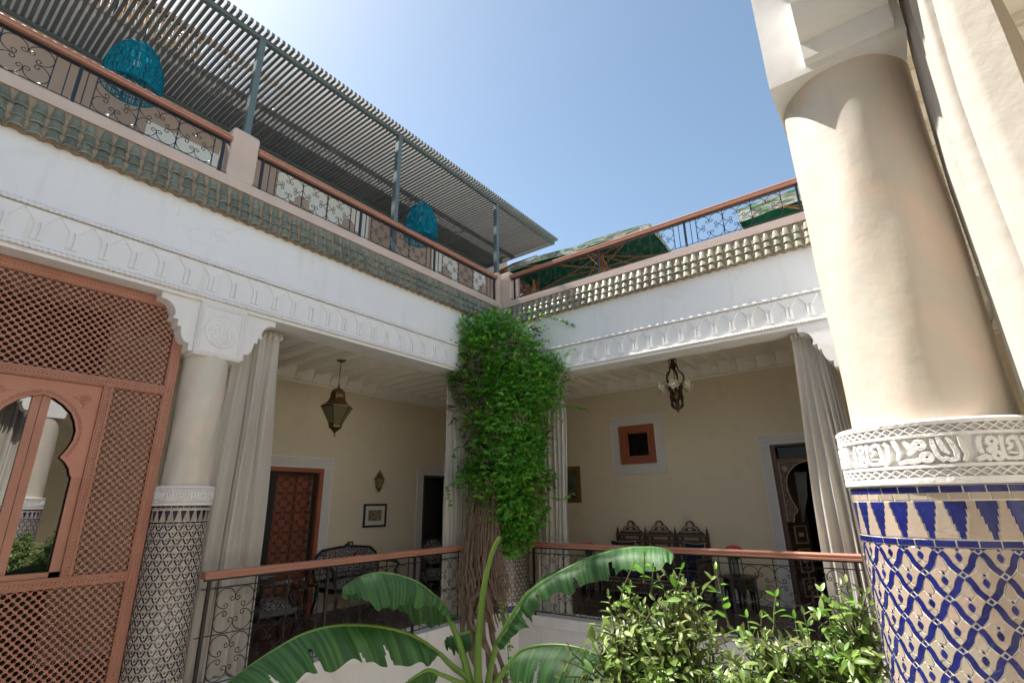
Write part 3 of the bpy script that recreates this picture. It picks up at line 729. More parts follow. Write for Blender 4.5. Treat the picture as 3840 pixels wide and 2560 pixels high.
# ================================================================ GALLERIES
def ceiling(fr, s0, s1, depth, zc, wt, label, phase, sp=.335, base=0):
    root = thing('beamed_ceiling', label, 'ceiling', fr((s0+s1)/2, -1.5, zc), group='white beamed gallery ceilings')
    b = MB(fr); b.box((s0, -depth, zc+.085), (s1, -.4205, zc+.14)); b.build('ceiling_board', M['offwhite'], root)
    fr0 = lambda s, o, z: tuple(Vector(fr(s, o, z))-Vector(fr(0, 0, 0)))
    j = MB(fr0)
    j.prism([(-.055, .084), (-.055, .035), (-.045, .028), (-.045, .006), (-.036, 0), (.036, 0), (.045, .006), (.045, .028), (.055, .035), (.055, .084)], -depth+.001, -.4215, 1)
    jm = j.mesh('joist', M['offwhite'])
    q = MB(fr0)                                           # stepped joist end on the wall
    q.prism([(-depth+.002, -.002), (-depth+.13, -.002), (-depth+.11, -.03), (-depth+.085, -.034), (-depth+.075, -.065), (-depth+.05, -.070), (-depth+.04, wt-zc+.02), (-depth+.002, wt-zc+.02)], -.052, .052, 0)
    qm = q.mesh('joist_corbel', M['offwhite'])
    c = MB(fr0); w = sp-.110
    c.prism([(-depth+.002, .083), (-depth+.10, .083), (-depth+.03, wt-zc+.015), (-depth+.002, wt-zc)], -w/2+.003, w/2-.003, 0)
    cm = c.mesh('cove_block', M['offwhite'])
    k = math.ceil((s0-phase)/sp)
    while phase+k*sp < s1-.06:
        s = phase+k*sp
        if s > s0+.06:
            put('joist', jm, root, loc=fr(s, 0, zc)); put('joist_corbel', qm, root, loc=fr(s, 0, zc))
            if s+sp < s1: put('cove_block', cm, root, loc=fr(s+sp/2, 0, zc))
        k += 1
    b = MB(fr); b.box((s0, -depth+.001, wt-.035), (s1, -depth+.022, wt-.0)); b.build('cornice_moulding', M['offwhite'], root)
    b = MB(fr); b.box((s0, -.50, 3.70), (s1, -.421, zc+.085)); b.build('beam_cheek', M['offwhite'], root)
    return root
ceiling(FL, -10.4, 2.62, 2.45, 3.79, 3.655, 'white beamed ceiling above the hanging brass lantern', -.513)
ceiling(FN, -.42, 7.8, 2.65, 3.975, 3.845, 'white beamed ceiling above the bronze chandelier', 1.712, sp=.325)
ceiling(FE, -10.4, 0.0, 2.45, 3.79, 3.655, 'white beamed ceiling behind the near curtain', .1)

def holed_wall(b, s0, s1, z0, z1, o0, o1, holes):
    holes = sorted(holes); s = s0
    for a, c, d, e in holes:
        b.box((s, o0, z0), (a, o1, z1))
        if d > z0: b.box((a, o0, z0), (c, o1, d))
        b.box((a, o0, e), (c, o1, z1)); s = c
    b.box((s, o0, z0), (s1, o1, z1))
def surround(fr, root, a, c, d, e, w, o, th=.022, bottom=False):
    b = MB(fr)
    b.box((a-w, o, d-(w if bottom else 0)), (a, o+th, e+w)); b.box((c, o, d-(w if bottom else 0)), (c+w, o+th, e+w)); b.box((a, o, e), (c, o+th, e+w))
    if bottom: b.box((a, o, d-w), (c, o+th, d))
    p = b.build('carved_surround', M['damask'], root)
    b = MB(fr)
    for x0, z0_, x1, z1_ in ((a-w, d, a-w+.012, e+w), (a-.012, d, a, e), (c, d, c+.012, e), (c+w-.012, d, c+w, e+w)):
        b.box((x0, o+th-.001, z0_), (x1, o+th+.006, z1_))
    for z_ in (e, e+w-.012): b.box((a-w+.013, o+th-.001, z_), (c+w-.013, o+th+.006, z_+.012))
    b.build('surround_fillet', M['carved'], p)
wl = thing('gallery_wall', 'ochre rear wall of the west gallery with two doors', 'wall', (-2.5, -2, 0))
b = MB(FL); holed_wall(b, -10.4, 2.65, -.004, 4.9, -2.75, -2.45, [(-3.48, -1.91, -.004, 2.17), (.40, 1.35, -.004, 2.19)]); b.build('wall', M['olive'], wl)
b = MB(FL); holed_wall(b, -7, 2.65, -.003, .10, -2.449, -2.435, [(-3.74, -1.665, -.003, .099), (.28, 1.5, -.003, .099)]); b.build('skirting', M['plaster'], wl)
wn_ = thing('gallery_wall', 'ochre rear wall of the north gallery with small window and dark carved doorway', 'wall', (2.5, 2.7, 0))
b = MB(FN); holed_wall(b, -2.75, 8.2, -.004, 4.9, -2.95, -2.65, [(1.065, 1.59, 2.43, 2.965), (3.74, 4.75, -.004, 2.48)]); b.build('wall', M['olive'], wn_)
b = MB(FN); b.box((-2.45, -2.649, -.003), (3.54, -2.635, .10)); b.build('skirting', M['plaster'], wn_)
b = MB(FE); b.box((-10.4, -2.75, -.004), (2.65, -2.45, 4.9)); tag(b.build('gallery_wall', M['olive']), 'ochre rear wall of the east gallery behind the near curtain', 'wall')
b = MB(); b.box((-2.75, -10.7, -4), (0, -10.41, 4.9)); b.box((5.385, -10.7, -.004), (8.2, -10.41, 4.9)); tag(b.build('gallery_wall', M['olive']), 'end walls of the galleries behind the viewer', 'wall')

# dark rooms behind the openings
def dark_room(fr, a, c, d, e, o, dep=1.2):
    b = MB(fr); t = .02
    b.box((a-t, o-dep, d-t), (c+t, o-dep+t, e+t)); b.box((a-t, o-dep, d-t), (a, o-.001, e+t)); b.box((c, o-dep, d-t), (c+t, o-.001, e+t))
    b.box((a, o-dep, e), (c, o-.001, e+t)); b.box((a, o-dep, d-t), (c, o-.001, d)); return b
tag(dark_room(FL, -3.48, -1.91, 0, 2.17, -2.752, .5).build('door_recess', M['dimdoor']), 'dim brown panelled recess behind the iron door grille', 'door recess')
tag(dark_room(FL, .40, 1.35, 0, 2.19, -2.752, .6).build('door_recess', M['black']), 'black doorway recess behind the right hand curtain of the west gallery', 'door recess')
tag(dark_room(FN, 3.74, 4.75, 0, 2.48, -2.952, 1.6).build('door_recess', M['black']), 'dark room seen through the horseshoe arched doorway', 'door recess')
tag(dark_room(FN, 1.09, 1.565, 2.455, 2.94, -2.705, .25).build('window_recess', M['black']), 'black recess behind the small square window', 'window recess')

# ---- iron grille door, west gallery
d1 = thing('grille_door', 'tall double door with black scrolled iron grille in terracotta frame', 'door', (-2.4, -2.7, 0))
surround(FL, d1, -3.56, -1.842, 0, 2.226, .175, -2.449)
b = MB(FL)
for a, c in ((-3.56, -3.48), (-1.92, -1.842)): b.box((a+.001, -2.60, 0), (c, -2.41, 2.155)); b.box((a+.02, -2.41, 0), (c-.02, -2.40, 2.155))
b.box((-3.559, -2.60, 2.156), (-1.843, -2.41, 2.225)); b.box((-3.53, -2.411, 2.17), (-1.87, -2.40, 2.21)); b.build('frame', M['rust'], d1)
for a, c, rot in ((-3.475, -2.735, 0), (-2.665, -1.925, 0)):
    lf = MB(FL)
    for s in (a, c-.03): lf.box((s, -2.50, .02), (s+.03, -2.47, 2.15))
    for z in (.02, 2.12): lf.box((a+.031, -2.50, z), (c-.031, -2.47, z+.03))
    for k in range(1, 7): lf.box((a+.031, -2.492, .05+k*.295), (c-.031, -2.480, .058+k*.295))
    lf.box(((a+c)/2-.004, -2.495, .051), ((a+c)/2+.004, -2.4801, 2.119)); leaf = lf.build('leaf', M['ironblack'], d1)
    for k in range(7):
        for q in range(2):
            w = (c-a-.06)/2
            scroll_unit(FL, leaf, a+.03+(q+.5)*w, .05+(k+.5)*.295, w/2*.95, .295/2*.95, M['ironblack'], 'DG', .006, -2.486)
b = MB(FL); b.box((-2.734, -2.52, .01), (-2.666, -2.455, 2.154)); b.build('centre_stile', M['ironblack'], d1)
# brown inner leaves with round mouldings
b = MB(FL); b.box((-3.47, -2.70, .02), (-1.93, -2.66, 2.15)); inner = b.build('inner_panel', M['rust'], d1)
# ---- dark door, west gallery
d2 = thing('dark_door', 'black doorway partly covered by the striped cream curtain, west gallery', 'door', (-2.4, .8, 0))
surround(FL, d2, .455, 1.30, 0, 2.2, .165, -2.449)
b = MB(FL); b.box((.456, -2.6, 0), (.50, -2.42, 2.15)); b.box((1.25, -2.6, 0), (1.299, -2.42, 2.15)); b.box((.456, -2.6, 2.151), (1.299, -2.42, 2.199)); b.build('frame', M['walnut'], d2)
b = MB(FL); b.box((.52, -2.7, .01), (1.24, -2.66, 2.14)); b.build('leaf', M['lacquer'], d2)
# ---- horseshoe doorway, north gallery
d3 = thing('carved_doorway', 'dark carved doorway with horseshoe arch at the right of the north gallery', 'door', (4.2, 2.6, 0))
surround(FN, d3, 3.70, 4.79, 0, 2.50, .165, -2.649)
b = MB(FN)
for a, c in ((3.701, 3.735), (4.755, 4.789)): b.box((a, -2.8, 0), (c, -2.62, 2.46))
b.box((3.701, -2.8, 2.461), (4.789, -2.62, 2.499)); b.build('outer_frame', M['walnut'], d3)
b = MB(FN)
for a, c in ((3.736, 3.775), (4.715, 4.754)): b.box((a, -2.8, 0), (c, -2.635, 2.46))
b.box((3.776, -2.8, 2.225), (4.714, -2.64, 2.265)); b.build('inner_frame', mat('warm_brown_frame', (.13, .06, .04), rough=.5), d3)
for a, c in ((3.80, 4.23), (4.26, 4.69)):
    b = MB(FN); b.box((a, -2.79, 2.275), (c, -2.70, 2.45)); p = b.build('transom_panel', M['lacquer'], d3)
def arch_half(sg, cx):
    # spandrel: outer edge s=cx+sg*.47, arch curve inwards
    pts = [(0, 2.205)]+[(.385*sin(R(a)), 1.83+.375*cos(R(a))) for a in range(6, 91, 7)]+[(.372, 1.70), (.340, 1.58), (.300, 1.49), (.285, 1.45), (.300, 1.41), (.345, 1.385), (.36, 1.30), (.372, 1.26)]
    return [(cx+sg*x, z) for x, z in pts]
for sg in (-1, 1):
    cx = 4.245; arc = arch_half(sg, cx)
    b = MB(FN); ed = cx+sg*.469
    for i in range(len(arc)-1):
        (x0, z0), (x1, z1) = arc[i], arc[i+1]
        if abs(z1-z0) < 1e-6: z1 -= .001
        b.add([(x0, -2.655, z0), (ed, -2.655, z0), (ed, -2.655, z1), (x1, -2.655, z1), (x0, -2.69, z0), (ed, -2.69, z0), (ed, -2.69, z1), (x1, -2.69, z1)],
              [(0, 1, 2, 3), (7, 6, 5, 4), (0, 3, 7, 4)])
    b.add([(arc[0][0], -2.655, 2.224), (ed, -2.655, 2.224), (ed, -2.655, arc[0][1]), (arc[0][0], -2.655, arc[0][1])], [(0, 1, 2, 3)])
    sp_ = b.build('arch_spandrel', mat('carved_dark_spandrel', (.045, .025, .018), (.16, .12, .09), sc=26, rough=.5, bump=.8, bsc=60), d3)
    b = MB(FN); b.tube([(x, -2.652, z) for x, z in arc], .008, 5); b.tube([(ed-sg*.012, -2.652, 1.27), (ed-sg*.012, -2.652, 2.21), (cx, -2.652, 2.215)], .007, 5); b.build('inlay_line', M['pearl'], sp_)
    b = MB(FN)
    fx = cx+sg*.37; fz = 2.10
    for q in range(8): b.sphere((fx+.030*cos(q*pi/4), -2.652, fz+.030*sin(q*pi/4)), .016, 6, 4)
    b.sphere((fx, -2.652, fz), .018, 8, 4)
    for q in range(9):
        a = R(15+q*8); b.sphere((cx+sg*(.43-.03*(q % 2)), -2.652, 1.38+q*.075), .009, 5, 3)
    b.build('flower_carving', M['pearl'], sp_)
b = MB(lambda x, y, z: (3.80+x*cos(R(62))-y*sin(R(62)), 2.70+x*sin(R(62))+y*cos(R(62)), z))
b.box((0, 0, .01), (.45, .035, 2.2)); lf = b.build('open_leaf', M['walnut'], d3)
for z0, z1 in ((.15, .42), (.50, .85), (.93, 1.20)):
    b = MB(lambda x, y, z: (3.80+x*cos(R(62))-y*sin(R(62)), 2.70+x*sin(R(62))+y*cos(R(62)), z))
    for (x0, a0, x1, a1) in ((.08, z0, .37, z0+.015), (.08, z1-.015, .37, z1), (.08, z0+.0155, .095, z1-.0155), (.355, z0+.0155, .37, z1-.0155), (.17, (z0+z1)/2-.03, .28, (z0+z1)/2+.03)):
        b.box((x0, -.008, a0), (x1, .0-.0005, a1))
    b.build('inlay_panel', M['pearl'], lf)
b = MB(); n = 14
rows = []
for k in range(9):
    z = 2.05-k*.1; wv = .20*(1-.06*k)*(1 if k < 5 else 1-.16*(k-4))
    rows.append([(3.93+wv*(j/n), 2.98+.025*sin(j*1.9+k*.2), z) for j in range(n+1)])
b.grid(rows); o = b.build('door_drape', M['net'], None, smooth=True); tag(o, 'thin grey drape tied back inside the carved doorway', 'curtain')

# ---- small square window, north gallery
w1 = thing('small_window', 'small square window in terracotta frame with wide white carved surround', 'window', (1.35, 2.65, 2.7))
surround(FN, w1, .955, 1.70, 2.32, 3.075, .19, -2.649, bottom=True)
b = MB(FN)
for i, (q, oo) in enumerate(((0, -2.600), (.045, -2.622), (.09, -2.590), (.134, -2.655))):
    a, c, d, e = .956+q, 1.699-q, 2.321+q, 3.074-q; t = .044 if i < 3 else .026
    b.box((a, -2.70, d), (a+t, oo, e)); b.box((c-t, -2.70, d), (c, oo, e)); b.box((a+t, -2.70, d), (c-t, oo, d+t)); b.box((a+t, -2.70, e-t), (c-t, oo, e))
b.build('frame', M['rust'], w1)
b = MB(FN)
for k in range(22):
    for q in range(2):
        b.box((.964+.0+.033*k, -2.599, (2.326, 3.052)[q]), (.964+.018+.033*k, -2.586, (2.344, 3.070)[q]))
        b.box(((.960, 1.680)[q], -2.599, 2.352+.031*k), ((.978, 1.697)[q], -2.586, 2.352+.017+.031*k))
b.build('bead_moulding', M['rust'], w1)
b = MB(FN)
for k in range(1, 14): b.box((1.113+.03*k, -2.80, 2.49), (1.117+.03*k, -2.795, 2.92)); b.box((1.10, -2.7945, 2.48+.03*k), (1.55, -2.7905, 2.484+.03*k))
b.build('grille', M['ironblack'], w1)

# ================================================================ TERRACOTTA SCREEN (west, left edge)
sc_ = thing('lattice_screen', 'terracotta wooden lattice screen with arched window at the left edge', 'screen', (-.2, -6.2, 0))
X0 = -.22
def frame_bar(s0, z0, s1, z1, w, vert):
    """moulded bar with a twisted bead"""
    b = MB(FL)
    if vert:
        b.box((s0-w/2, X0-.03, z0), (s0+w/2, X0+.03, z1)); b.box((s0-w/2+.012, X0+.03, z0), (s0-w/2+.020, X0+.040, z1)); b.box((s0+w/2-.020, X0+.03, z0), (s0+w/2-.012, X0+.040, z1))
    else:
        b.box((s0, X0-.0295, z0-w/2), (s1, X0+.0305, z0+w/2)); b.box((s0, X0+.0305, z0-w/2+.012), (s1, X0+.0405, z0-w/2+.020)); b.box((s0, X0+.0305, z0+w/2-.020), (s1, X0+.0405, z0+w/2-.012))
    p = b.build('frame_bar', M['orange'], sc_)
    b = MB(FL); L_ = (z1-z0) if vert else (s1-s0); n = int(L_/.028)
    for k in range(n):
        t = (k+.5)/n*L_
        q = .011
        if vert: b.add([(s0-q, X0+.031, z0+t-.012), (s0+q, X0+.031, z0+t), (s0+q, X0+.031, z0+t+.010), (s0-q, X0+.031, z0+t-.002), (s0, X0+.041, z0+t-.001)], [(0, 1, 4), (1, 2, 4), (2, 3, 4), (3, 0, 4)])
        else: b.add([(s0+t-.012, X0+.0315, z0-q), (s0+t, X0+.0315, z0+q), (s0+t+.010, X0+.0315, z0+q), (s0+t-.002, X0+.0315, z0-q), (s0+t-.001, X0+.0415, z0)], [(0, 1, 4), (1, 2, 4), (2, 3, 4), (3, 0, 4)])
    b.build('twist_bead', M['orange'], p)
SL, SR = -7.55, -5.075
frame_bar(SR-.045, -.002, 0, 3.664, .09, True)
frame_bar(SL, 3.61, SR-.091, 0, .10, False)
frame_bar(SL, 2.725, SR-.091, 0, .085, False)
frame_bar(SL, 1.045, SR-.091, 0, .08, False)
frame_bar(SL, .06, SR-.091, 0, .11, False)
frame_bar(-5.60, 1.086, 0, 2.681, .075, True); frame_bar(-6.46, 1.086, 0, 2.681, .075, True)
def lattice(s0, s1, z0, z1):
    p = .0615; hd = p/2; b = MB(FL); r = .0190; n = 8
    ni = int((s1-s0)/p)+1; nk = int((z1-z0)/hd)+1
    for k in range(nk+1):
        for i in range(ni+1):
            cs = s0+i*p+(hd if k % 2 else 0); cz = z0+k*hd
            if cs > s1+.01 or cz > z1+.01: continue
            out = [(hd, 0), (hd*.5, hd*.5), (0, hd), (-hd*.5, hd*.5), (-hd, 0), (-hd*.5, -hd*.5), (0, -hd), (hd*.5, -hd*.5)]
            O = [(min(max(cs+x, s0), s1), min(max(cz+z, z0), z1)) for x, z in out]
            I = [(min(max(cs+r*cos(2*pi*q/8), s0), s1), min(max(cz+r*sin(2*pi*q/8), z0), z1)) for q in range(8)]
            v = [(x, X0+.012, z) for x, z in O]+[(x, X0+.014, z) for x, z in I]+[(x, X0-.010, z) for x, z in I]
            b.add(v, [(q, (q+1) % 8, 8+(q+1) % 8, 8+q) for q in range(8)]+[(8+q, 8+(q+1) % 8, 16+(q+1) % 8, 16+q) for q in range(8)])
            # turned knob on the joints
            ks, kz = cs+hd*.5, cz+hd*.5
            if s0 < ks < s1 and z0 < kz < z1:
                w = .0085
                b.add([(ks-w, X0+.012, kz), (ks, X0+.012, kz-w), (ks+w, X0+.012, kz), (ks, X0+.012, kz+w), (ks, X0+.021, kz)], [(0, 1, 4), (1, 2, 4), (2, 3, 4), (3, 0, 4)])
    b.build('lattice_panel', M['orange'], sc_, kind='stuff', recalc=False)
lattice(SL, SR-.091, 2.769, 3.559); lattice(-5.562, SR-.091, 1.086, 2.681); lattice(SL, -6.498, 1.086, 2.681); lattice(SL, SR-.091, .116, 1.004)
# arched window panel
WC = -6.031
AH = [(0, 2.552), (.079, 2.528), (.151, 2.482), (.216, 2.417), (.252, 2.348), (.276, 2.269), (.272, 2.187), (.249, 2.114), (.211, 2.037), (.250, 2.004), (.288, 1.951), (.305, 1.898), (.322, 1.871), (.322, 1.868), (.322, 1.13)]
for sg in (-1, 1):
    b = MB(FL); ed = WC+sg*.391
    P_ = [(WC+sg*x, z) for x, z in AH]
    b.add([(WC, X0+.005, 2.68), (ed, X0+.005, 2.68), (ed, X0+.005, 2.552), (WC, X0+.005, 2.552)], [(0, 1, 2, 3)])
    for i in range(len(P_)-2):
        (x0, z0), (x1, z1) = P_[i], P_[i+1]
        b.add([(x0, X0+.005, z0), (ed, X0+.005, z0), (ed, X0+.005, z1), (x1, X0+.005, z1), (x0, X0-.015, z0), (x1, X0-.015, z1)], [(0, 1, 2, 3), (0, 3, 5, 4)])
    pn = b.build('arch_panel', mat('orange_panel', (.52, .235, .155), (.47, .21, .135), sc=3, rough=.55), sc_)
    b = MB(FL); b.box((min(P_[-1][0], ed), X0-.02, 1.087), (max(P_[-1][0], ed), X0+.0, 1.867)); b.build('jamb', M['orange'], sc_)
    b = MB(FL)                                             # interlaced cord following the arch
    cord = [Vector((WC+sg*x*1.0, z)) for x, z in AH[:9]]
    pts = []
    for i in range(len(cord)-1):
        for t in range(5): pts.append(cord[i].lerp(cord[i+1], t/5))
    for ph in (0, pi):
        tr = []
        for i, p_ in enumerate(pts):
            a_ = pts[max(i-1, 0)]; c_ = pts[min(i+1, len(pts)-1)]; t = (c_-a_).normalized(); nn = Vector((t.y, -t.x))*(-1 if sg > 0 else 1)*-1
            off_ = .030+.011*sin(i*1.25+ph); q = p_+Vector((sg*abs(nn.x), nn.y if nn.y*1 > 0 else -nn.y)).normalized()*off_ if i < 26 else p_+Vector((sg, -.35)).normalized()*off_
            tr.append((q.x, X0+.006+.003*cos(i*1.25+ph), q.y))
        b.tube(tr, .0055, 5)
    b.build('cord_carving', M['orange'], pn)
    b = MB(FL)                                             # palmette
    fx, fz = WC+sg*.285, 2.545
    for q in range(7):
        a = R(-40+q*47); b.tube([(fx+.012*cos(a), X0+.005, fz+.012*sin(a)), (fx+.034*cos(a+.3), X0+.009, fz+.034*sin(a+.3)), (fx+.045*cos(a+.9), X0+.005, fz+.045*sin(a+.9))], .0055, 5)
    b.sphere((fx, X0+.005, fz), .012, 8, 5); b.tube([(fx-sg*.05, X0+.006, fz+.0), (fx-sg*.085, X0+.006, fz+.012)], .006, 5); b.tube([(fx, X0+.006, fz-.045), (fx-.004, X0+.006, fz-.085)], .006, 5)
    b.build('palmette_carving', M['orange'], pn)
b = MB(FL); b.box((WC-.391, X0-.03, 1.087), (WC+.391, X0+.0, 1.128)); b.build('sill', M['orange'], sc_)
for a, c in ((WC-.060, WC-.002), (WC+.002, WC+.060)):
    b = MB(FL); b.box((a, X0-.055, 1.129), (c, X0-.022, 2.60)); b.build('casement_stile', M['orange'], sc_)
b = MB(FL)
for sg in (-1, 1): b.add([(WC+sg*.061, X0-.045, 1.10), (WC+sg*.40, X0-.045, 1.10), (WC+sg*.40, X0-.045, 2.66), (WC+sg*.061, X0-.045, 2.66)], [(0, 1, 2, 3)])
b.build('window_pane', M['wglass'], sc_)
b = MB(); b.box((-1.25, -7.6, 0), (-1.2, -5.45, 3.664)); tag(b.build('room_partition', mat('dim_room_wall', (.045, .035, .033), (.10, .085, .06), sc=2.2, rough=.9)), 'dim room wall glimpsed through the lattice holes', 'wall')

# ================================================================ CURTAINS
def curtain(fr, label, s_top, s_bot, z0, z1, o, npl, amp=.03, seed=0, header=.14, head_in=0, m=None, group='cream curtains of the galleries', fold=0.0, og=0.0, cat='curtain', tie=None, nz=44):
    """s_top=(a,b) extent at the heading, s_bot=(a,b) at the hem"""
    rnd = random.Random(seed); ph = [rnd.uniform(0, 6.3) for _ in range(6)]; fw = [rnd.uniform(.45, 1.9) for _ in range(npl+2)]
    cum = [0]
    for q in range(npl): cum.append(cum[-1]+fw[q])
    cum = [c/cum[-1] for c in cum]
    nu = npl*8; rows = []
    for i in range(nz+1):
        t = i/nz; z = z1+(z0-z1)*t; te = min(1, t*1.0)
        e = (te**.75)
        a = s_top[0]+(s_bot[0]-s_top[0])*e; c = s_top[1]+(s_bot[1]-s_top[1])*e
        if tie and t > tie[0]:
            w = 1-(tie[1])*sin(min(1, (t-tie[0])/.25)*pi/2); mid = tie[2]; a = mid+(a-mid)*w; c = mid+(c-mid)*w
        row = []
        for j in range(nu+1):
            u = j/nu*npl; q = min(int(u), npl-1); fr_ = u-q; su = cum[q]+(cum[q+1]-cum[q])*fr_
            dep = amp*(.35+.65*min(1, t*3+.1))*(.75+.5*((q*37) % 7)/7)
            if t < header/(z1-z0): dep = amp*.55
            w = sin(u*2*pi+ph[0]+.7*sin(t*3+q))*dep+.35*dep*sin(u*4*pi+ph[1]+t*4)+.008*sin(t*9+u*.7+ph[2])
            sx = a+(c-a)*su+.010*sin(t*6+u*1.3+ph[3])*min(1, t*4)+fold*sin(t*pi)*0
            row.append((sx, o+w+og*t, z))
        rows.append(row)
    b = MB(fr); b.grid(rows)
    root = thing('curtain', label, cat, fr((s_top[0]+s_top[1])/2, o, z0), group=group)
    b.build('cloth', m or M['curtain'], root, smooth=True)
    h = MB(fr); n = npl
    for j in range(n+1):                                   # gathered heading tabs
        s = s_top[0]+(s_top[1]-s_top[0])*j/n; d = .018+rnd.uniform(0, .012)
        h.add([(s-.022, o+.012, z1+.012), (s+.02, o+.02, z1+.015), (s+.016+rnd.uniform(-.01, .01), o+.035+d, z1-.07), (s-.02, o+.03+d, z1-.085), (s, o+.05+d, z1-.02)],
              [(0, 1, 4), (1, 2, 4), (2, 3, 4), (3, 0, 4)])
    h.build('heading', m or M['curtain'], root)
    return root
curtain(FL, 'cream curtain falling beside the left column in front of the iron grille door', (-4.50, -4.02), (-4.66, -3.93), .03, 3.60, -.28, 7, .045, 1)
curtain(FL, 'cream pleated curtain just left of the climbing vine', (-1.16, -.50), (-1.17, -.42), .03, 3.66, -.24, 10, .03, 2)
curtain(FN, 'cream pleated curtain just right of the climbing vine', (.62, 1.20), (.52, 1.12), .03, 3.66, -.22, 8, .035, 3)
curtain(FN, 'cream curtain gathered beside the dark carved doorway', (4.64, 4.98), (4.50, 5.16), .03, 3.66, -.24, 7, .045, 4)
curtain(FE, 'large near curtain in sunlight at the top right corner', (-4.93, -5.62), (-4.90, -5.68), .03, 3.66, -.49, 9, .055, 11, og=0, nz=70)
curtain(FE, 'beige rear curtain in shade at the top right corner', (-4.88, -5.33), (-4.88, -5.36), .03, 3.66, -.60, 4, .035, 12, og=0)

# ================================================================ LIGHT FITTINGS
ln = thing('hanging_lantern', 'large brass hanging lantern with domed top in the west gallery', 'lantern', (-1.25, -2.49, 2.63))
c = (-1.25, -2.49, 0)
b = MB(); b.lathe(c, [(.0, 3.80), (.075, 3.795), (.06, 3.775), (.015, 3.76), (.007, 3.75), (.007, 3.60)], 14)
for k in range(5): b.tube([(c[0]+.010*cos(a)*(k % 2), c[1]+.010*cos(a)*((k+1) % 2), 3.575-k*.035+.02*sin(a)) for a in [2*pi*q/8 for q in range(8)]], .003, 4, closed=True)
b.build('chain', M['brass'], ln, smooth=True)
b = MB(); b.lathe(c, [(.006, 3.42), (.014, 3.40), (.012, 3.37), (.03, 3.34), (.07, 3.325), (.10, 3.29), (.113, 3.24), (.118, 3.19), (.14, 3.14), (.175, 3.10), (.225, 3.065), (.245, 3.058), (.245, 3.045), (.225, 3.04)], 6, ph=.2); b.build('dome', M['brass'], ln)
b = MB()
for k in range(6):
    a = .2+k*pi/3; b.tube([(c[0]+.235*cos(a), c[1]+.235*sin(a), 3.045), (c[0]+.10*cos(a), c[1]+.10*sin(a), 2.80)], .0055, 5)
b.build('ribs', M['brass'], ln)
b = MB(); b.lathe(c, [(.228, 3.04), (.096, 2.805)], 6, cap=False, ph=.2); b.build('glass', mat('clear_pane', (.40, .37, .22), rough=.06, trans=.75), ln)
b = MB(); b.lathe(c, [(.105, 2.805), (.108, 2.79), (.095, 2.775), (.098, 2.74), (.06, 2.71), (.02, 2.67), (.010, 2.65), (.016, 2.635), (.004, 2.60), (.0, 2.598)], 6, ph=.2); b.build('finial', M['brass'], ln)
b = MB(); b.lathe(c, [(.012, 2.81), (.012, 2.90), (.028, 2.92), (.036, 2.96), (.02, 3.0), (.0, 3.005)], 10); b.build('bulb', M['bulb'], ln, smooth=True)
sco = thing('wall_lantern', 'small brass wall lantern above the framed print', 'lantern', (-2.40, -.70, 1.85))
c = (-2.37, -.70, 0)
b = MB(); b.lathe(c, [(.0, 2.26), (.008, 2.24), (.004, 2.22), (.012, 2.205), (.045, 2.175), (.052, 2.145), (.075, 2.11), (.098, 2.095), (.098, 2.085), (.09, 2.082)], 6); b.build('dome', M['brass'], sco)
b = MB(); b.lathe(c, [(.09, 2.082), (.05, 1.945)], 6, cap=False); b.build('glass', M['glass'], sco)
b = MB()
for k in range(6): b.tube([(c[0]+.092*cos(k*pi/3), c[1]+.092*sin(k*pi/3), 2.085), (c[0]+.052*cos(k*pi/3), c[1]+.052*sin(k*pi/3), 1.945)], .004, 4)
b.build('ribs', M['brass'], sco)
b = MB(); b.lathe(c, [(.055, 1.945), (.055, 1.925), (.04, 1.90), (.012, 1.87), (.004, 1.85), (0, 1.845)], 6); b.box((-2.448, -.72, 1.93), (-2.40, -.68, 1.97)); b.build('bracket', M['brass'], sco)

ch = thing('chandelier', 'dark bronze chandelier with frosted flower shades in the north gallery', 'chandelier', (2.67, 1.3, 3.02))
c = Vector((2.67, 1.3, 0))
b = MB(); b.lathe(c, [(.0, 3.965), (.085, 3.96), (.095, 3.94), (.05, 3.92), (.03, 3.88), (.045, 3.83), (.06, 3.79), (.045, 3.76), (.02, 3.73), (.0, 3.70)], 8)
for k in range(4):
    a = k*pi/2+.5; b.tube([tuple(c+Vector((r_*cos(a), r_*sin(a), z))) for r_, z in ((.05, 3.93), (.065, 3.88), (.05, 3.84), (.07, 3.80))], .008, 5)
b.build('ceiling_rose', M['bronze'], ch)
for k in range(5):
    a = k*2*pi/5+.35
    b = MB(); b.tube([tuple(c+Vector((r_*cos(a), r_*sin(a), z))) for r_, z in ((.045, 3.80), (.075, 3.76), (.075, 3.71), (.14, 3.64), (.155, 3.56), (.12, 3.50), (.10, 3.45), (.06, 3.41))], [.012, .013, .012, .013, .013, .012, .013, .010], 6)
    b.build('arm', M['bronze'], ch, smooth=True)
b = MB(); b.lathe(c, [(.008, 3.75), (.008, 3.48), (.02, 3.47), (.02, 3.30), (.05, 3.29), (.05, 3.255), (.065, 3.25), (.05, 3.22), (.028, 3.20), (.035, 3.10), (.03, 3.09), (.072, 3.075), (.072, 3.065), (.03, 3.045), (.02, 3.03), (.0, 2.99)], 14); b.build('stem', M['brass'], ch, smooth=False)
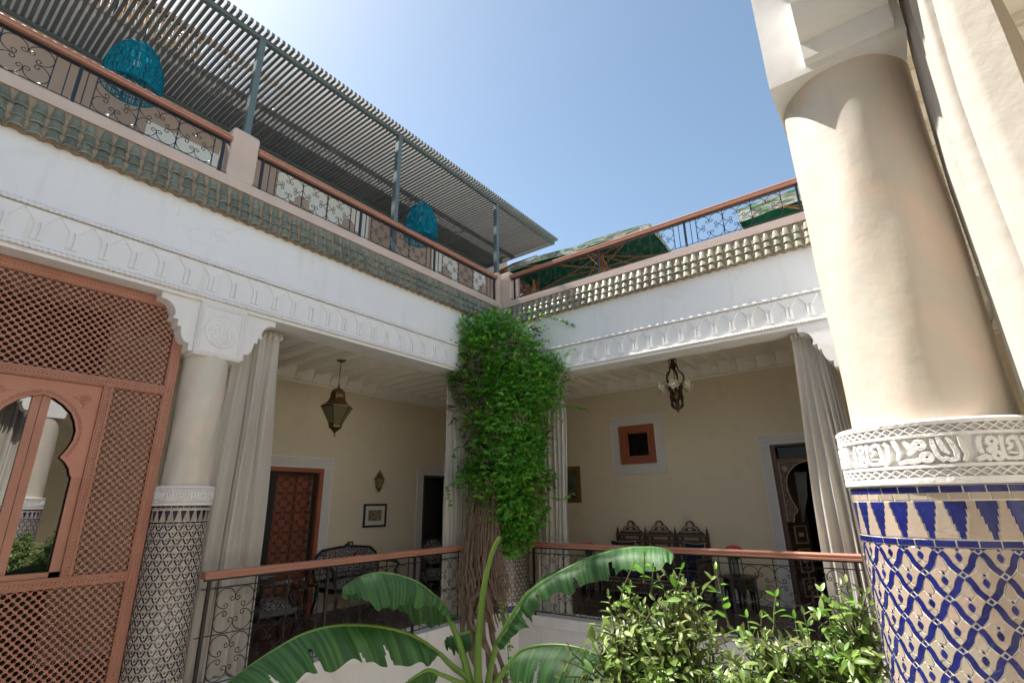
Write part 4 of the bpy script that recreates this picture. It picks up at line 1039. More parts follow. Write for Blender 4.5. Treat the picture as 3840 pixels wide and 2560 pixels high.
for k in range(8):
    a = k*2*pi/8+.25; rr = .25; z = 3.44
    p = c+Vector((rr*cos(a), rr*sin(a), z)); dv = Vector((cos(a), sin(a), -.35)).normalized()
    b = MB(); b.tube([tuple(c+Vector((.06*cos(a), .06*sin(a), 3.36))), tuple(c+Vector((.14*cos(a), .14*sin(a), 3.46))), tuple(p-dv*.03)], .006, 5); arm = b.build('branch', M['bronze'], ch)
    u = dv.cross(Vector((0, 0, 1))).normalized(); w = dv.cross(u)
    rows = []
    for t, r_ in ((-.035, .018), (-.02, .040), (0, .052), (.02, .060), (.03, .076)):
        rows.append([tuple(p+dv*t+(u*cos(2*pi*j/20)+w*sin(2*pi*j/20))*(r_*(1+(.16 if t > .01 else .05)*cos(5*2*pi*j/20)))) for j in range(20)])
    b = MB(); b.grid(rows, True); b.build('flower_shade', M['shade'], ch, smooth=True)
    b = MB(); b.sphere(tuple(p+dv*.008), .024, 10, 7); b.build('bulb', M['bulb'], ch, smooth=True)
def figure(b, base, a, h=.27):
    """small cast putto clinging to the stem"""
    d = Vector((cos(a), sin(a), 0)); n = Vector((-sin(a), cos(a), 0)); z = Vector((0, 0, 1)); o = Vector(base)
    def P(r, s, q): return tuple(o+d*r+n*s+z*q)
    b.tube([P(.10, 0, .02), P(.115, 0, .05), P(.10, .005, .10), P(.085, 0, .15), P(.10, 0, .19)], [.012, .018, .026, .028, .014], 8)
    b.sphere(P(.122, 0, .218), .021, 8, 6)
    b.tube([P(.10, .022, .17), P(.13, .05, .20), P(.11, .05, .245)], [.011, .010, .007], 6)
    b.tube([P(.10, -.022, .17), P(.07, -.045, .15), P(.04, -.03, .17)], [.011, .010, .007], 6)
    b.tube([P(.10, .012, .03), P(.12, .03, -.03), P(.085, .03, -.08), P(.065, .03, -.12)], [.018, .015, .012, .007], 6)
    b.tube([P(.10, -.012, .03), P(.075, -.03, -.025), P(.095, -.03, -.075), P(.06, -.035, -.11)], [.018, .015, .012, .007], 6)
for k in range(4):
    b = MB(); figure(b, (2.67, 1.3, 3.19), k*pi/2+.9); b.build('cast_figure', M['bronze'], ch, smooth=True)

# ================================================================ PICTURES, SWITCH
pc = thing('framed_print', 'small framed sepia print in black frame on the west gallery wall', 'picture', (-2.44, -.70, 1.45))
def picture(fr, root, a, c, d, e, o, fw, mf, mm, mi, mw, tilt=0):
    b = MB(fr)
    b.box((a, o, d), (a+fw, o+.025, e)); b.box((c-fw, o, d), (c, o+.025, e)); b.box((a+fw, o, d), (c-fw, o+.025, d+fw)); b.box((a+fw, o, e-fw), (c-fw, o+.025, e)); b.build('frame', mf, root)
    if mw:
        b = MB(fr); b.box((a+fw, o, d+fw), (c-fw, o+.010, e-fw)); b.build('mount', mm, root)
    b = MB(fr); b.box((a+fw+mw, o, d+fw+mw), (c-fw-mw, o+.0125, e-fw-mw)); b.build('print', mi, root)
picture(FL, pc, -.955, -.445, 1.245, 1.645, -2.449, .032, M['lacquer'], M['mount'], M['sepia'], .075)
po = thing('oil_painting', 'gilt framed oil painting half hidden by the curtain right of the vine', 'picture', (-.35, 2.6, 2.0))
picture(FN, po, -.72, -.01, 1.615, 2.35, -2.649, .085, M['gold'], M['mount'], M['oil'], 0)
b = MB(FN); b.box((-.66, -2.624, 1.675), (-.64, -2.612, 2.29)); b.box((-.09, -2.624, 1.675), (-.07, -2.612, 2.29)); b.build('inner_slip', M['gold'], po)
b = MB(FL); b.box((-1.235, -2.449, .935), (-1.125, -2.438, 1.03)); sw = b.build('light_switch', M['bronze']); tag(sw, 'dark metal light switch above the settee', 'switch')
b = MB(FL); b.box((-1.21, -2.4375, .955), (-1.15, -2.433, 1.01)); b.build('rocker', mat('ivory_rocker', (.35, .33, .29)), sw)

# ================================================================ FURNITURE, WEST GALLERY
def oval_back(b, cx, cz, w, h, fr_pts=24, p=2.4):
    return [(cx+w*math.copysign(abs(cos(2*pi*k/fr_pts))**(2/p), cos(2*pi*k/fr_pts)), cz+h*math.copysign(abs(sin(2*pi*k/fr_pts))**(2/p), sin(2*pi*k/fr_pts))) for k in range(fr_pts)]
def seat_thing(name, label, cat, pos, rz, w, arms=True, oval=False, depth=.55, bh=1.0, sh=.46):
    """local: seat faces +y, width along x"""
    T = Matrix.Translation(Vector(pos)) @ Matrix.Rotation(rz, 4, 'Z')
    def F(x, y, z): return tuple(T @ Vector((x, y, z)))
    root = thing(name, label, cat, pos)
    y0 = -depth/2
    for sx in (-1, 1):
        b = MB(F); b.tube([(sx*(w/2-.04), depth/2-.04, sh-.10), (sx*(w/2-.025), depth/2-.01, sh-.2), (sx*(w/2-.05), depth/2-.05, .10), (sx*(w/2-.04), depth/2-.02, 0)], [.030, .026, .016, .022], 8); b.build('leg', M['lacquer'], root, smooth=True)
        b = MB(F); b.tube([(sx*(w/2-.05), y0+.04, sh-.08), (sx*(w/2-.05), y0, .2), (sx*(w/2-.04), y0-.05, 0)], [.026, .02, .018], 8); b.build('leg', M['lacquer'], root, smooth=True)
        if arms:
            b = MB(F); b.tube([(sx*(w/2-.03), y0+.03, sh+.23), (sx*(w/2+.02), 0, sh+.24), (sx*(w/2+.01), depth/2-.14, sh+.225), (sx*(w/2), depth/2-.08, sh+.19), (sx*(w/2-.03), depth/2-.14, sh+.10), (sx*(w/2-.04), depth/2-.06, sh-.04)], [.022, .022, .026, .024, .02, .024], 8); b.build('armrest', M['lacquer'], root, smooth=True)
            b = MB(F); b.tube([(sx*(w/2+.0), -.10, sh+.255), (sx*(w/2+.02), .0, sh+.265), (sx*(w/2+.01), .10, sh+.255)], [.02, .028, .02], 8); b.build('arm_pad', M['uphol'], root, smooth=True)
    b = MB(F); b.box((-w/2+.02, y0+.02, sh-.12), (w/2-.02, depth/2-.02, sh-.05)); o = b.build('seat_rail', M['lacquer'], root)
    b = MB(F); n = 12; rows = []
    for i in range(n+1):
        v = i/n*2-1; rows.append([((w/2-.03)*(j/n*2-1), (depth/2-.03)*v, sh-.05+.10*(1-abs(v)**3.5)*(1-abs(j/n*2-1)**4)) for j in range(n+1)])
    b.grid(rows); b.build('seat_cushion', M['uphol'], root, smooth=True)
    cz = (sh+.08+bh)/2; hh = (bh-sh-.08)/2; lean = .10
    if oval: out = oval_back(None, 0, cz, w/2-.07, hh, 28, 2.0)
    else:
        out = [(-w/2+.02, sh+.02), (-w/2-.005, sh+.25), (-w/2+.05, bh-.14), (-w/2+.16, bh-.055), (-.12, bh-.02), (-.06, bh-.025), (0, bh+.02), (.06, bh-.025), (.12, bh-.02), (w/2-.16, bh-.055), (w/2-.05, bh-.14), (w/2+.005, sh+.25), (w/2-.02, sh+.02)]
    def L(x, z, dy=0): return (x, y0-lean*(z-sh)/(bh-sh)+dy, z)
    b = MB(F); b.tube([L(x, z) for x, z in out], .024, 8, closed=True); b.build('back_frame', M['lacquer'], root, smooth=True)
    cxs = sum(x for x, z in out)/len(out); czs = sum(z for x, z in out)/len(out)
    rings = []
    for k, (t, dy) in enumerate(((1, .0), (.9, .022), (.6, .035), (.25, .038))):
        rings.append([L(cxs+(x-cxs)*t, czs+(z-czs)*t, dy) for x, z in out])
    b = MB(F); b.grid(rings, True); b.add(rings[-1], [tuple(range(len(out)))]); b.add([L(x, z, -.02) for x, z in out], [tuple(range(len(out)))]); b.build('backrest', M['uphol'], root, smooth=False)
    if oval:
        b = MB(F)
        for sx in (-1, 1): b.tube([(sx*(w/2-.10), y0, sh-.05), L(sx*(w/2-.12), sh+.12)], .02, 6)
        b.build('back_support', M['lacquer'], root)
    return root
seat_thing('settee', 'black framed settee in maze patterned fabric below the wall lantern', 'settee', (-2.02, -1.27, 0), R(-90), 1.28, depth=.6, bh=.97)
seat_thing('armchair', 'black armchair with patterned seat beside the left curtain', 'armchair', (-1.25, -3.18, 0), R(-8), .56, depth=.50, bh=.98)
seat_thing('oval_chair', 'oval backed patterned chair in front of the dark doorway', 'chair', (-1.70, .18, 0), R(-120), .56, arms=True, oval=True, depth=.50, bh=1.0)
ct = thing('candle_table', 'small brass pedestal candle table beside the settee', 'side table', (-2.1, -2.22, 0))
b = MB(); b.lathe((-2.1, -2.22, 0), [(.0, .47), (.19, .47), (.19, .46), (.02, .455)], 24); b.build('top', M['bronze'], ct)
b = MB(); b.lathe((-2.1, -2.22, 0), [(.012, .455), (.022, .42), (.01, .38), (.014, .24), (.028, .20), (.012, .16), (.012, .05)], 10)
for k in range(3):
    a = k*2*pi/3; b.tube([(-2.1, -2.22, .10), (-2.1+.09*cos(a), -2.22+.09*sin(a), .07), (-2.1+.16*cos(a), -2.22+.16*sin(a), .0)], .009, 5)
b.build('pedestal', M['brass'], ct, smooth=True)
cd = thing('candlestick', 'little brass candlestick on the pedestal table', 'candlestick', (-2.1, -2.22, .47))
b = MB(); b.lathe((-2.1, -2.22, .471), [(.045, 0), (.04, .01), (.012, .02), (.010, .06), (.025, .07), (.022, .085), (0, .085)], 12); b.build('holder', M['brass'], cd, smooth=True)
b = MB(); b.lathe((-2.1, -2.22, .556), [(.010, 0), (.010, .05), (0, .055)], 8); b.build('candle', M['piping'], cd)

# ================================================================ FURNITURE, NORTH GALLERY
bn = thing('inlaid_bench', 'carved dark wood bench with triple crested back and bone inlay', 'bench', (1.65, 2.4, 0))
BX0, BX1 = .80, 2.50; BY = 2.56; wd = (BX1-BX0)/3
for k in range(4):
    s = BX0+k*wd
    b = MB(); b.box((s-.022, BY-.03, .0), (s+.022, BY+.02, 1.06)); b.lathe((s, BY-.005, 1.06), [(.028, 0), (.03, .012), (.014, .03), (.022, .05), (.012, .075), (.004, .10), (.006, .11), (0, .125)], 8); b.build('post', M['walnut'], bn)
inl = []
for k in range(3):
    cx = BX0+(k+.5)*wd
    out = [(-.235, 1.045), (-.235, 1.07), (-.21, 1.075), (-.205, 1.10), (-.165, 1.105), (-.160, 1.135), (-.125, 1.175), (-.075, 1.195), (-.068, 1.235), (-.035, 1.268), (0, 1.278)]
    poly = [(cx+x, z) for x, z in out]+[(cx-x, z) for x, z in out[-2::-1]]
    b = MB(); b.prism([(x, z) for x, z in poly], BY-.02, BY+.012, 1); cr = b.build('crest', M['walnut'], bn)
    b = MB(); b.lathe((0, 0, 0), [(.0, 0), (.044, 0), (.044, .006), (0, .006)], 20)
    bb = MB(); bb.v = [(cx+x, BY-.0205-z, 1.205+y) for x, y, z in b.v]; bb.f = b.f; bb.mi = b.mi
    for j in range(8): a = j*pi/4; bb.prism([(cx+.026*cos(a)-.004, 1.205+.026*sin(a)-.004), (cx+.026*cos(a)+.004, 1.205+.026*sin(a)-.004), (cx+.026*cos(a), 1.205+.026*sin(a)+.005)], BY-.0275, BY-.0262, 1)
    for sg in (-1, 1):
        for j in range(7):
            a = R(8+j*13); r0, r1 = .060, .098
            c_, s_ = cos(a), sin(a); x0 = cx+sg*.045; z0 = 1.112
            da = R(4.2)
            bb.prism([(x0+sg*r0*cos(a-da), z0+r0*.78*sin(a-da)), (x0+sg*r1*cos(a-da), z0+r1*.78*sin(a-da)), (x0+sg*r1*cos(a+da), z0+r1*.78*sin(a+da)), (x0+sg*r0*cos(a+da), z0+r0*.78*sin(a+da))], BY-.0265, BY-.0195, 1)
    bb.prism([(cx-.035, 1.115), (cx+.035, 1.115), (cx+.035, 1.150), (cx-.035, 1.150)], BY-.0265, BY-.0195, 1)
    bb.prism([(cx-.17, 1.084), (cx+.17, 1.084), (cx+.17, 1.100), (cx-.17, 1.100)], BY-.0265, BY-.0195, 1)
    bb.build('crest_inlay', M['pearl'], cr)
    a0, a1 = BX0+k*wd+.023, BX0+(k+1)*wd-.023
    for z0, z1 in ((1.01, 1.044), (.905, .935), (.46, .50)):
        b = MB(); b.box((a0, BY-.022, z0), (a1, BY+.01, z1)); b.build('rail', M['walnut'], bn)
    for x0, x1 in ((a0, a0+.018), (a0+.085, a0+.11), (a1-.11, a1-.085), (a1-.018, a1)):
        b = MB(); b.box((x0, BY-.018, .501), (x1, BY+.008, .904)); b.box((x0, BY-.018, .936), (x1, BY+.008, 1.009)); b.build('stile', M['walnut'], bn)
    b = MB(); b.box((a0+.0185, BY-.006, .501), (a0+.0845, BY+.004, 1.009)); b.box((a1-.0845, BY-.006, .501), (a1-.0185, BY+.004, 1.009)); b.box((a0+.1105, BY-.006, .501), (a1-.1105, BY+.004, 1.009)); pn = b.build('back_panel', M['walnut'], bn)
    b = MB()
    def dots(x0, x1, z0, z1, st=.0165):
        nx = max(1, int((x1-x0)/st)); nz = max(1, int((z1-z0)/st))
        for i in range(nx):
            for j in range(nz):
                x = x0+(i+.5)*(x1-x0)/nx; z = z0+(j+.5)*(z1-z0)/nz; q = .0062
                b.add([(x-q, BY-.0075, z-q), (x+q, BY-.0075, z-q), (x+q, BY-.0075, z+q), (x-q, BY-.0075, z+q)], [(0, 1, 2, 3)])
    dots(a0+.125, a1-.125, .95, 1.0); dots(a0+.03, a0+.075, .95, 1.0); dots(a1-.075, a1-.03, .95, 1.0)
    dots(a0+.14, a1-.14, .56, .87); dots(a0+.03, a0+.075, .52, .89); dots(a1-.075, a1-.03, .52, .89)
    b.build('bone_inlay', M['pearl'], pn)
    b = MB()
    for z0 in (1.027, .92, .48):
        for i in range(24): x = a0+(i+.5)*(a1-a0)/24; b.add([(x-.007, BY-.0235, z0), (x, BY-.0235, z0-.006), (x+.007, BY-.0235, z0), (x, BY-.0235, z0+.006)], [(0, 1, 2, 3)])
    b.build('rail_inlay', M['pearl'], bn)
for s in (BX0, BX1):
    b = MB(); b.box((s-.022, BY-.66, 0), (s+.022, BY-.61, .66)); b.build('front_post', M['walnut'], bn)
    b = MB(); b.box((s-.03, BY-.66, .661), (s+.03, BY-.031, .70)); b.box((s-.012, BY-.609, .25), (s+.012, BY-.031, .62)); b.build('arm_panel', M['walnut'], bn)
b = MB(); b.box((BX0+.023, BY-.65, .31), (BX1-.023, BY-.031, .36)); b.build('seat_board', M['walnut'], bn)
b = MB(); b.box((BX0+.023, BY-.659, .12), (BX1-.023, BY-.635, .309)); ap = b.build('apron', M['walnut'], bn)
b = MB()
for i in range(96):
    x = BX0+.03+(i+.5)*(BX1-BX0-.06)/96
    for z in (.14, .158, .285, .300): b.add([(x-.005, BY-.6605, z-.005), (x+.005, BY-.6605, z-.005), (x+.005, BY-.6605, z+.005), (x-.005, BY-.6605, z+.005)], [(0, 1, 2, 3)])
for i in range(15):
    x = BX0+.09+i*.108
    for q in range(7): a = pi*q/6; b.sphere((x+.04*cos(a), BY-.660, .19+.05*sin(a)), .0055, 5, 3)
b.box((BX0+.03, BY-.6625, .345), (BX1-.03, BY-.655, .358)); b.build('apron_inlay', M['pearl'], ap)
b = MB(); b.box((BX0+.03, BY-.655, .3605), (BX1-.03, BY-.04, .47)); o = b.build('seat_cushion', M['navy'], bn); md = o.modifiers.new('bevel', 'BEVEL'); md.width = .03; md.segments = 4
def pillow(label, pos, w, h, rx, rz, ry=0):
    T = Matrix.Translation(Vector(pos)) @ Matrix.Rotation(rz, 4, 'Z') @ Matrix.Rotation(rx, 4, 'X') @ Matrix.Rotation(ry, 4, 'Y')
    def F(x, y, z): return tuple(T @ Vector((x, y, z)))
    root = thing('scatter_cushion', label, 'cushion', pos, group='navy cushions on the bench')
    n = 12
    def pt(i, j, sg):
        u, v = i/n*2-1, j/n*2-1; th = .075*((1-u*u)*(1-v*v))**.45; pin = 1-.10*(1-u*u)*abs(v)**2; pin2 = 1-.10*(1-v*v)*abs(u)**2
        return (u*w/2*pin2, sg*th, v*h/2*pin)
    b = MB(F)
    for sg in (-1, 1): b.grid([[pt(i, j, sg) for j in range(n+1)] for i in range(n+1)])
    b.build('cover', M['navy'], root, smooth=True)
    ed = [pt(i, 0, 0) for i in range(n)]+[pt(n, j, 0) for j in range(n)]+[pt(n-i, n, 0) for i in range(n)]+[pt(0, n-j, 0) for j in range(n)]
    b = MB(F); b.tube(ed, .0065, 5, closed=True); b.build('piping', M['piping'], root, smooth=True)
pillow('navy piped cushion leaning at the left end of the bench', (.97, 2.36, .70), .48, .46, R(-16), R(8))
pillow('navy piped cushion leaning at the right end of the bench', (2.30, 2.30, .70), .44, .48, R(-18), R(-20))

def octa_table(label, c, h, r):
    root = thing('octagonal_table', label, 'side table', c, group='octagonal side tables')
    b = MB(); b.lathe(c, [(0, h-.03), (r, h-.03), (r+.015, h-.02), (r+.015, h-.005), (r, h), (0, h)], 8, ph=.39); b.build('top', M['walnut'], root)
    for k in range(8):
        a0 = .39+k*pi/4; a1 = a0+pi/4; rr = r-.03
        p0 = Vector((c[0]+rr*cos(a0), c[1]+rr*sin(a0), 0)); p1 = Vector((c[0]+rr*cos(a1), c[1]+rr*sin(a1), 0)); d = (p1-p0); n = Vector((d.y, -d.x, 0)).normalized()*.012
        b = MB()
        poly = [(0, 0), (.12, 0), (.14, .5), (.20, .60), (.30, .62), (.33, .70), (.42, .74), (.5, .82)]
        poly = poly+[(1-x, z) for x, z in poly[::-1][1:]]; top = [(1, 1), (0, 1)]
        full = [(x, z*(h-.03)) for x, z in poly+top]
        va = [tuple(p0+d*x+Vector((0, 0, z))) for x, z in full]; vb = [tuple(p0+d*x+Vector((0, 0, z))-n) for x, z in full]; m_ = len(full)
        b.add(va+vb, [tuple(range(m_)), tuple(range(2*m_-1, m_-1, -1))]+[(i, (i+1) % m_, m_+(i+1) % m_, m_+i) for i in range(m_)])
        b.build('side_panel', M['lacquer'], root)
octa_table('dark octagonal table right of the bench, with a flower vase', (3.10, 1.95, 0), .50, .27)
octa_table('dark octagonal table left of the bench, with a flower vase', (.45, 2.05, 0), .50, .25)
def flowers(label, c, z0, hv, rb, n, seed):
    rnd = random.Random(seed)
    root = thing('flower_vase', label, 'flower vase', (c[0], c[1], z0), group='vases of coral roses')
    b = MB(); b.lathe((c[0], c[1], z0), [(.0, 0), (.05, 0), (.048, .05), (.042, hv*.6), (.055, hv), (.05, hv), (.038, hv*.6), (.042, .06), (0, .05)], 16, cap=False); b.build('vase', M['vaseglass'], root, smooth=True)
    b = MB()
    for k in range(70):
        a = rnd.uniform(0, 6.28); r = rnd.uniform(.02, .13); z = z0+hv+rnd.uniform(-.06, .06); u = Vector((cos(a), sin(a), rnd.uniform(-.9, .3))); w_ = Vector((-sin(a), cos(a), 0))*.02
        p = Vector((c[0]+r*cos(a), c[1]+r*sin(a), z)); b.add([tuple(p), tuple(p+u*.03+w_), tuple(p+u*.07), tuple(p+u*.03-w_)], [(0, 1, 2, 3)])
    for k in range(12):
        a = k*.52; b.tube([(c[0]+.02*cos(a), c[1]+.02*sin(a), z0+.03), (c[0]+.10*cos(a)*(.4+.6*(k % 3)/2), c[1]+.10*sin(a)*(.4+.6*(k % 3)/2), z0+hv+.08)], .004, 4)
    b.build('foliage', M['stemgreen'], root)
    for k in range(n):
        a = rnd.uniform(0, 6.28); r = rb*math.sqrt(rnd.random()); z = z0+hv+.11-.5*r*r/rb+rnd.uniform(-.012, .012)
        fx, fy = c[0]+r*cos(a), c[1]+r*sin(a); b = MB()
        for q in range(9):
            aa = q*2.4; rr = .007+.0022*q; h = .02-.0018*q
            p = [(fx+rr*cos(aa+t)*1.0, fy+rr*sin(aa+t), z+h*s) for t, s in ((-.6, -.4), (.6, -.4), (.5, 1), (-.5, 1))]
            b.add(p, [(0, 1, 2, 3)])
        b.sphere((fx, fy, z), .016, 6, 4); b.build('rose', M['redflower'], root)
flowers('vase of coral roses on the right octagonal table', (3.08, 1.92), .501, .32, .135, 26, 3)
flowers('vase of coral roses on the left octagonal table', (.44, 2.03), .501, .28, .15, 28, 4)

# ================================================================ ROOF TERRACE, WEST
pg = thing('pergola', 'grey steel slatted pergola shading the west roof terrace', 'pergola', (-.18, -2.5, 5.2))
b = MB(); b.box((-.215, -7.6, 7.47), (-.155, 2.27, 7.53)); b.build('outer_beam', M['steel'], pg)
b = MB(); b.box((-2.29, -7.6, 7.49), (-2.25, 2.27, 7.53)); b.build('wall_beam', M['steel'], pg)
b = MB(); b.box((-2.235, 2.215, 7.471), (-.22, 2.265, 7.528)); b.build('end_beam', M['steel'], pg)
for y, z0 in ((-7.15, 5.196), (-4.825, 5.86), (-2.48, 5.196), (.09, 5.196)):
    b = MB(); b.box((-.225, y-.038, z0), (-.145, y+.038, 7.469)); b.box((-.25, y-.06, z0-.0), (-.12, y+.06, z0+.012)); b.build('post', M['steel'], pg)
b = MB(); b.box((-2.30, -.021, 0), (-.055, .021, .055)); sm = b.mesh('slat', M['slat'])
y = 2.235
while y > -7.6:
    put('slat', sm, pg, loc=(0, y+random.uniform(-.002, .002), 7.5315)); y -= .072
uw = thing('terrace_wall', 'salmon rendered house wall at the back of the west roof terrace', 'wall', (-2.4, -2.5, 5))
b = MB(FL); holed_wall(b, -10.4, 3.2, 4.951, 8.30, -2.62, -2.30, [(-5.35, -4.25, 5.0, 6.62)]); b.box((-10.4, -2.66, 8.3005), (3.2, -2.27, 8.36)); b.build('wall', M['house'], uw)
def white_panel(s0, s1, z0, z1, steps=True):
    b = MB(FL); b.box((s0, -2.46, z0+.22), (s1, -2.285, z1))
    b.build('white_panel', M['plaster'], uw)
    b = MB(FL); b.box((s0, -2.45, z0-.1), (s1, -2.26, z0+.219)); b.build('terracotta_door', M['orange'], uw)
white_panel(-5.35, -4.25, 6.45, 6.98)
for (a, c) in ((-3.38, -2.42), (-2.38, -1.45), (.35, 1.2), (1.75, 2.5)):
    b = MB(FL); b.box((a, -2.299, 6.1), (c, -2.288, 7.40)); b.build('white_panel', M['plaster'], uw)
    b = MB(FL); m_ = (a+c)/2; w = (c-a)/2-.08
    st = [(-w, 5.2), (-w, 5.62), (-w*.8, 5.62), (-w*.8, 5.74), (-w*.6, 5.74), (-w*.6, 5.86), (-w*.35, 5.86), (-w*.35, 5.97), (-w*.2, 6.02), (0, 6.06)]
    st = [(x, 6.14+(z-5.2)*.98) for x, z in st]
    b.prism([(m_+x, z) for x, z in st]+[(m_-x, z) for x, z in st[-2::-1]], -2.287, -2.275, 1); b.build('stepped_merlon', M['house'], uw)
railing(lambda s, o, z: (o-2.42, s, z), 'UU', 'highest balustrade on top of the salmon house wall, seen through the pergola slats', 'balustrade', -7.5, 3.1, 8.42, 9.10,
        [-6.0, -4.4, -2.8, -1.2, .4, 2.0], [(-7.4, -6.05, 3), (-5.9, -4.45, 3), (-4.3, -2.85, 3), (-2.7, -1.25, 3), (-1.1, .35, 3), (.5, 1.95, 3)], M['iron'], group=GI)
rf = thing('reed_fence', 'golden reed fence behind the highest balustrade', 'fence', (-2.8, -6, 8.4))
for k in range(150):
    yy = -7.6+k*.019; b = MB() if k == 0 else b
    b.tube([(-2.80+random.uniform(-.01, .01), yy, 8.3), (-2.80+random.uniform(-.02, .02), yy+random.uniform(-.01, .01), 9.35+random.uniform(-.04, .04))], .009, 4)
b.build('reeds', M['reedgold'], rf, kind='stuff')
b = MB()
for z in (8.6, 8.95, 9.25): b.tube([(-2.785, -7.6, z), (-2.785, -4.75, z)], .010, 4)
b.build('binding_rod', M['reed'], rf)
b = MB(); b.box((-6, -10.4, 4.9), (-2.83, 3.2, 8.15)); tag(b.build('house_block', M['salmon']), 'salmon house block behind the west roof terrace', 'building')

def basket_lamp(label, c, r, z0, z1, ztop):
    root = thing('basket_lamp', label, 'hanging lamp', (c[0], c[1], z0), group='teal dome lampshades under the pergola')
    prof = [(1.0, 0), (1.03, .14), (1.02, .30), (.95, .48), (.83, .64), (.64, .80), (.40, .93), (.16, 1.0)]
    b = MB(); n = 40; rows = []
    # fabric in woven strands with gaps: many thin vertical-ish bands
    P = []
    for i in range(len(prof)-1):
        for t in (0, .34, .67): P.append((prof[i][0]+(prof[i+1][0]-prof[i][0])*t, prof[i][1]+(prof[i+1][1]-prof[i][1])*t))
    P.append(prof[-1])
    rnd = random.Random(5)
    for k in range(150):
        a = 2*pi*k/150; w = 2*pi/150*.455; ws = rnd.uniform(-.05, .05)
        lo = 0 if rnd.random() < .8 else rnd.randint(0, 5); hi = len(P)
        rows = []
        for i in range(lo, hi):
            q, t = P[i]; aa = a+ws*sin(t*5); rr = r*q*(1+.012*sin(k*1.7))
            wv = w*(1 if rnd.random() < .93 else .35)
            rows.append([(c[0]+rr*cos(aa-wv), c[1]+rr*sin(aa-wv), z0+(z1-z0)*t), (c[0]+rr*cos(aa+wv), c[1]+rr*sin(aa+wv), z0+(z1-z0)*t)])
        b.grid(rows)
    b.build('woven_shade', M['teal'], root, smooth=False, recalc=False)
    b = MB()
    for q, t in ((1.0, 0), (1.035, .15), (1.02, .32), (.93, .52), (.70, .76), (.16, 1.0)):
        b.tube([(c[0]+r*q*cos(2*pi*j/36), c[1]+r*q*sin(2*pi*j/36), z0+(z1-z0)*t) for j in range(36)], .008, 5, closed=True)
    for k in range(10):
        a = 2*pi*k/10; b.tube([(c[0]+r*q*1.01*cos(a), c[1]+r*q*1.01*sin(a), z0+(z1-z0)*t) for q, t in P], .006, 4)
    b.build('wire_frame', M['teal'], root)
    b = MB(); b.tube([(c[0], c[1], z1), (c[0], c[1], ztop)], .006, 5); b.tube([(c[0]-r*.16, c[1], z1), (c[0], c[1], z1+.05), (c[0]+r*.16, c[1], z1)], .006, 4); b.build('cord', M['iron'], root)
    b = MB(); b.sphere((c[0], c[1], z0+(z1-z0)*.55), .05, 10, 7); b.tube([(c[0], c[1], z0+(z1-z0)*.6), (c[0], c[1], z1)], .012, 6); b.build('bulb', M['bulb'], root, smooth=True)
basket_lamp('large teal dome lampshade near the upper left corner', (-1.1, -5.84), .295, 6.46, 7.17, 7.53)
basket_lamp('smaller looking teal dome lampshade nearer the corner post', (-1.1, -1.10), .315, 6.47, 7.28, 7.53)

# ================================================================ ROOF TERRACE, NORTH
def parasol(label, c, hx, hy, zr, za, val=.13, rot=0):
    root = thing('parasol', label, 'parasol', (c[0], c[1], 4.95), group='green lined parasols with palm print tops')
    T = Matrix.Translation(Vector((c[0], c[1], 0))) @ Matrix.Rotation(rot, 4, 'Z')
    def F(x, y, z): return tuple(T @ Vector((x, y, z)))
    n = 10
    def edge(t, k):                                       # rim points, slight sag between ribs
        cs = [(-hx, -hy), (hx, -hy), (hx, hy), (-hx, hy)]; a, e = cs[k], cs[(k+1) % 4]
        return (a[0]+(e[0]-a[0])*t, a[1]+(e[1]-a[1])*t, zr-.0+.05*sin(t*2*pi)**2*0+.04*abs(sin(t*2*pi)))
    for nm, dz, m in (('lining', -.006, M['canvasg']), ('canopy_top', .006, M['floral'])):
        b = MB(F)
        for k in range(4):
            rows = []
            for i in range(7):
                q = i/6
                rows.append([((x)*(1-q), y*(1-q), z+(za-z)*q+dz-.05*sin(q*pi)) for x, y, z in [edge(j/n, k) for j in range(n+1)]])
            b.grid(rows)
        b.build(nm, m, root, smooth=False, recalc=False)
    b = MB(F); b2 = MB(F)
    for k in range(4):
        e = [edge(j/n, k) for j in range(n+1)]
        b.grid([[(x*1.003, y*1.003, z+.006) for x, y, z in e], [(x*1.008, y*1.008, z-val-.012*sin(j*1.7)) for j, (x, y, z) in enumerate(e)]])
        b2.grid([[(x*.999, y*.999, z-.006) for x, y, z in e], [(x*1.004, y*1.004, z-val-.012*sin(j*1.7)) for j, (x, y, z) in enumerate(e)]])
    b.build('valance', M['floral'], root, recalc=False); b2.build('valance_lining', M['canvasg'], root, recalc=False)
    b = MB(F); b.lathe((0, 0, 0), [(.035, 4.96), (.035, za-.06)], 10); b.build('pole', M['wood'], root, smooth=True)
    zh = zr+.10
    b = MB(F); b.lathe((0, 0, zh-.07), [(.075, 0), (.085, .03), (.085, .10), (.06, .13)], 10); b.lathe((0, 0, za-.22), [(.06, 0), (.075, .03), (.075, .12)], 10); b.build('hub', M['wood'], root)
    for k in range(8):
        tx, ty = [(1, 0), (1, 1), (0, 1), (-1, 1), (-1, 0), (-1, -1), (0, -1), (1, -1)][k]
        a = Vector((0, 0, za-.12)); e = Vector((tx*hx, ty*hy, zr-.02)); e = a+(e-a)*.985
        b = MB(F); b.tube([tuple(a), tuple(a+(e-a)*.5-Vector((0, 0, .05))), tuple(e-Vector((0, 0, .0)))], .018, 4); rb = b.build('rib', M['wood'], root)
        q = a+(e-a)*.55-Vector((0, 0, .065))
        b = MB(F); b.tube([(tx*.06, ty*.06, zh), tuple(q)], .016, 4); b.build('strut', M['wood'], rb)
parasol('green lined parasol with timber ribs above the corner of the terrace', (.78, 2.75), 1.62, 1.45, 6.64, 7.20, rot=R(4))
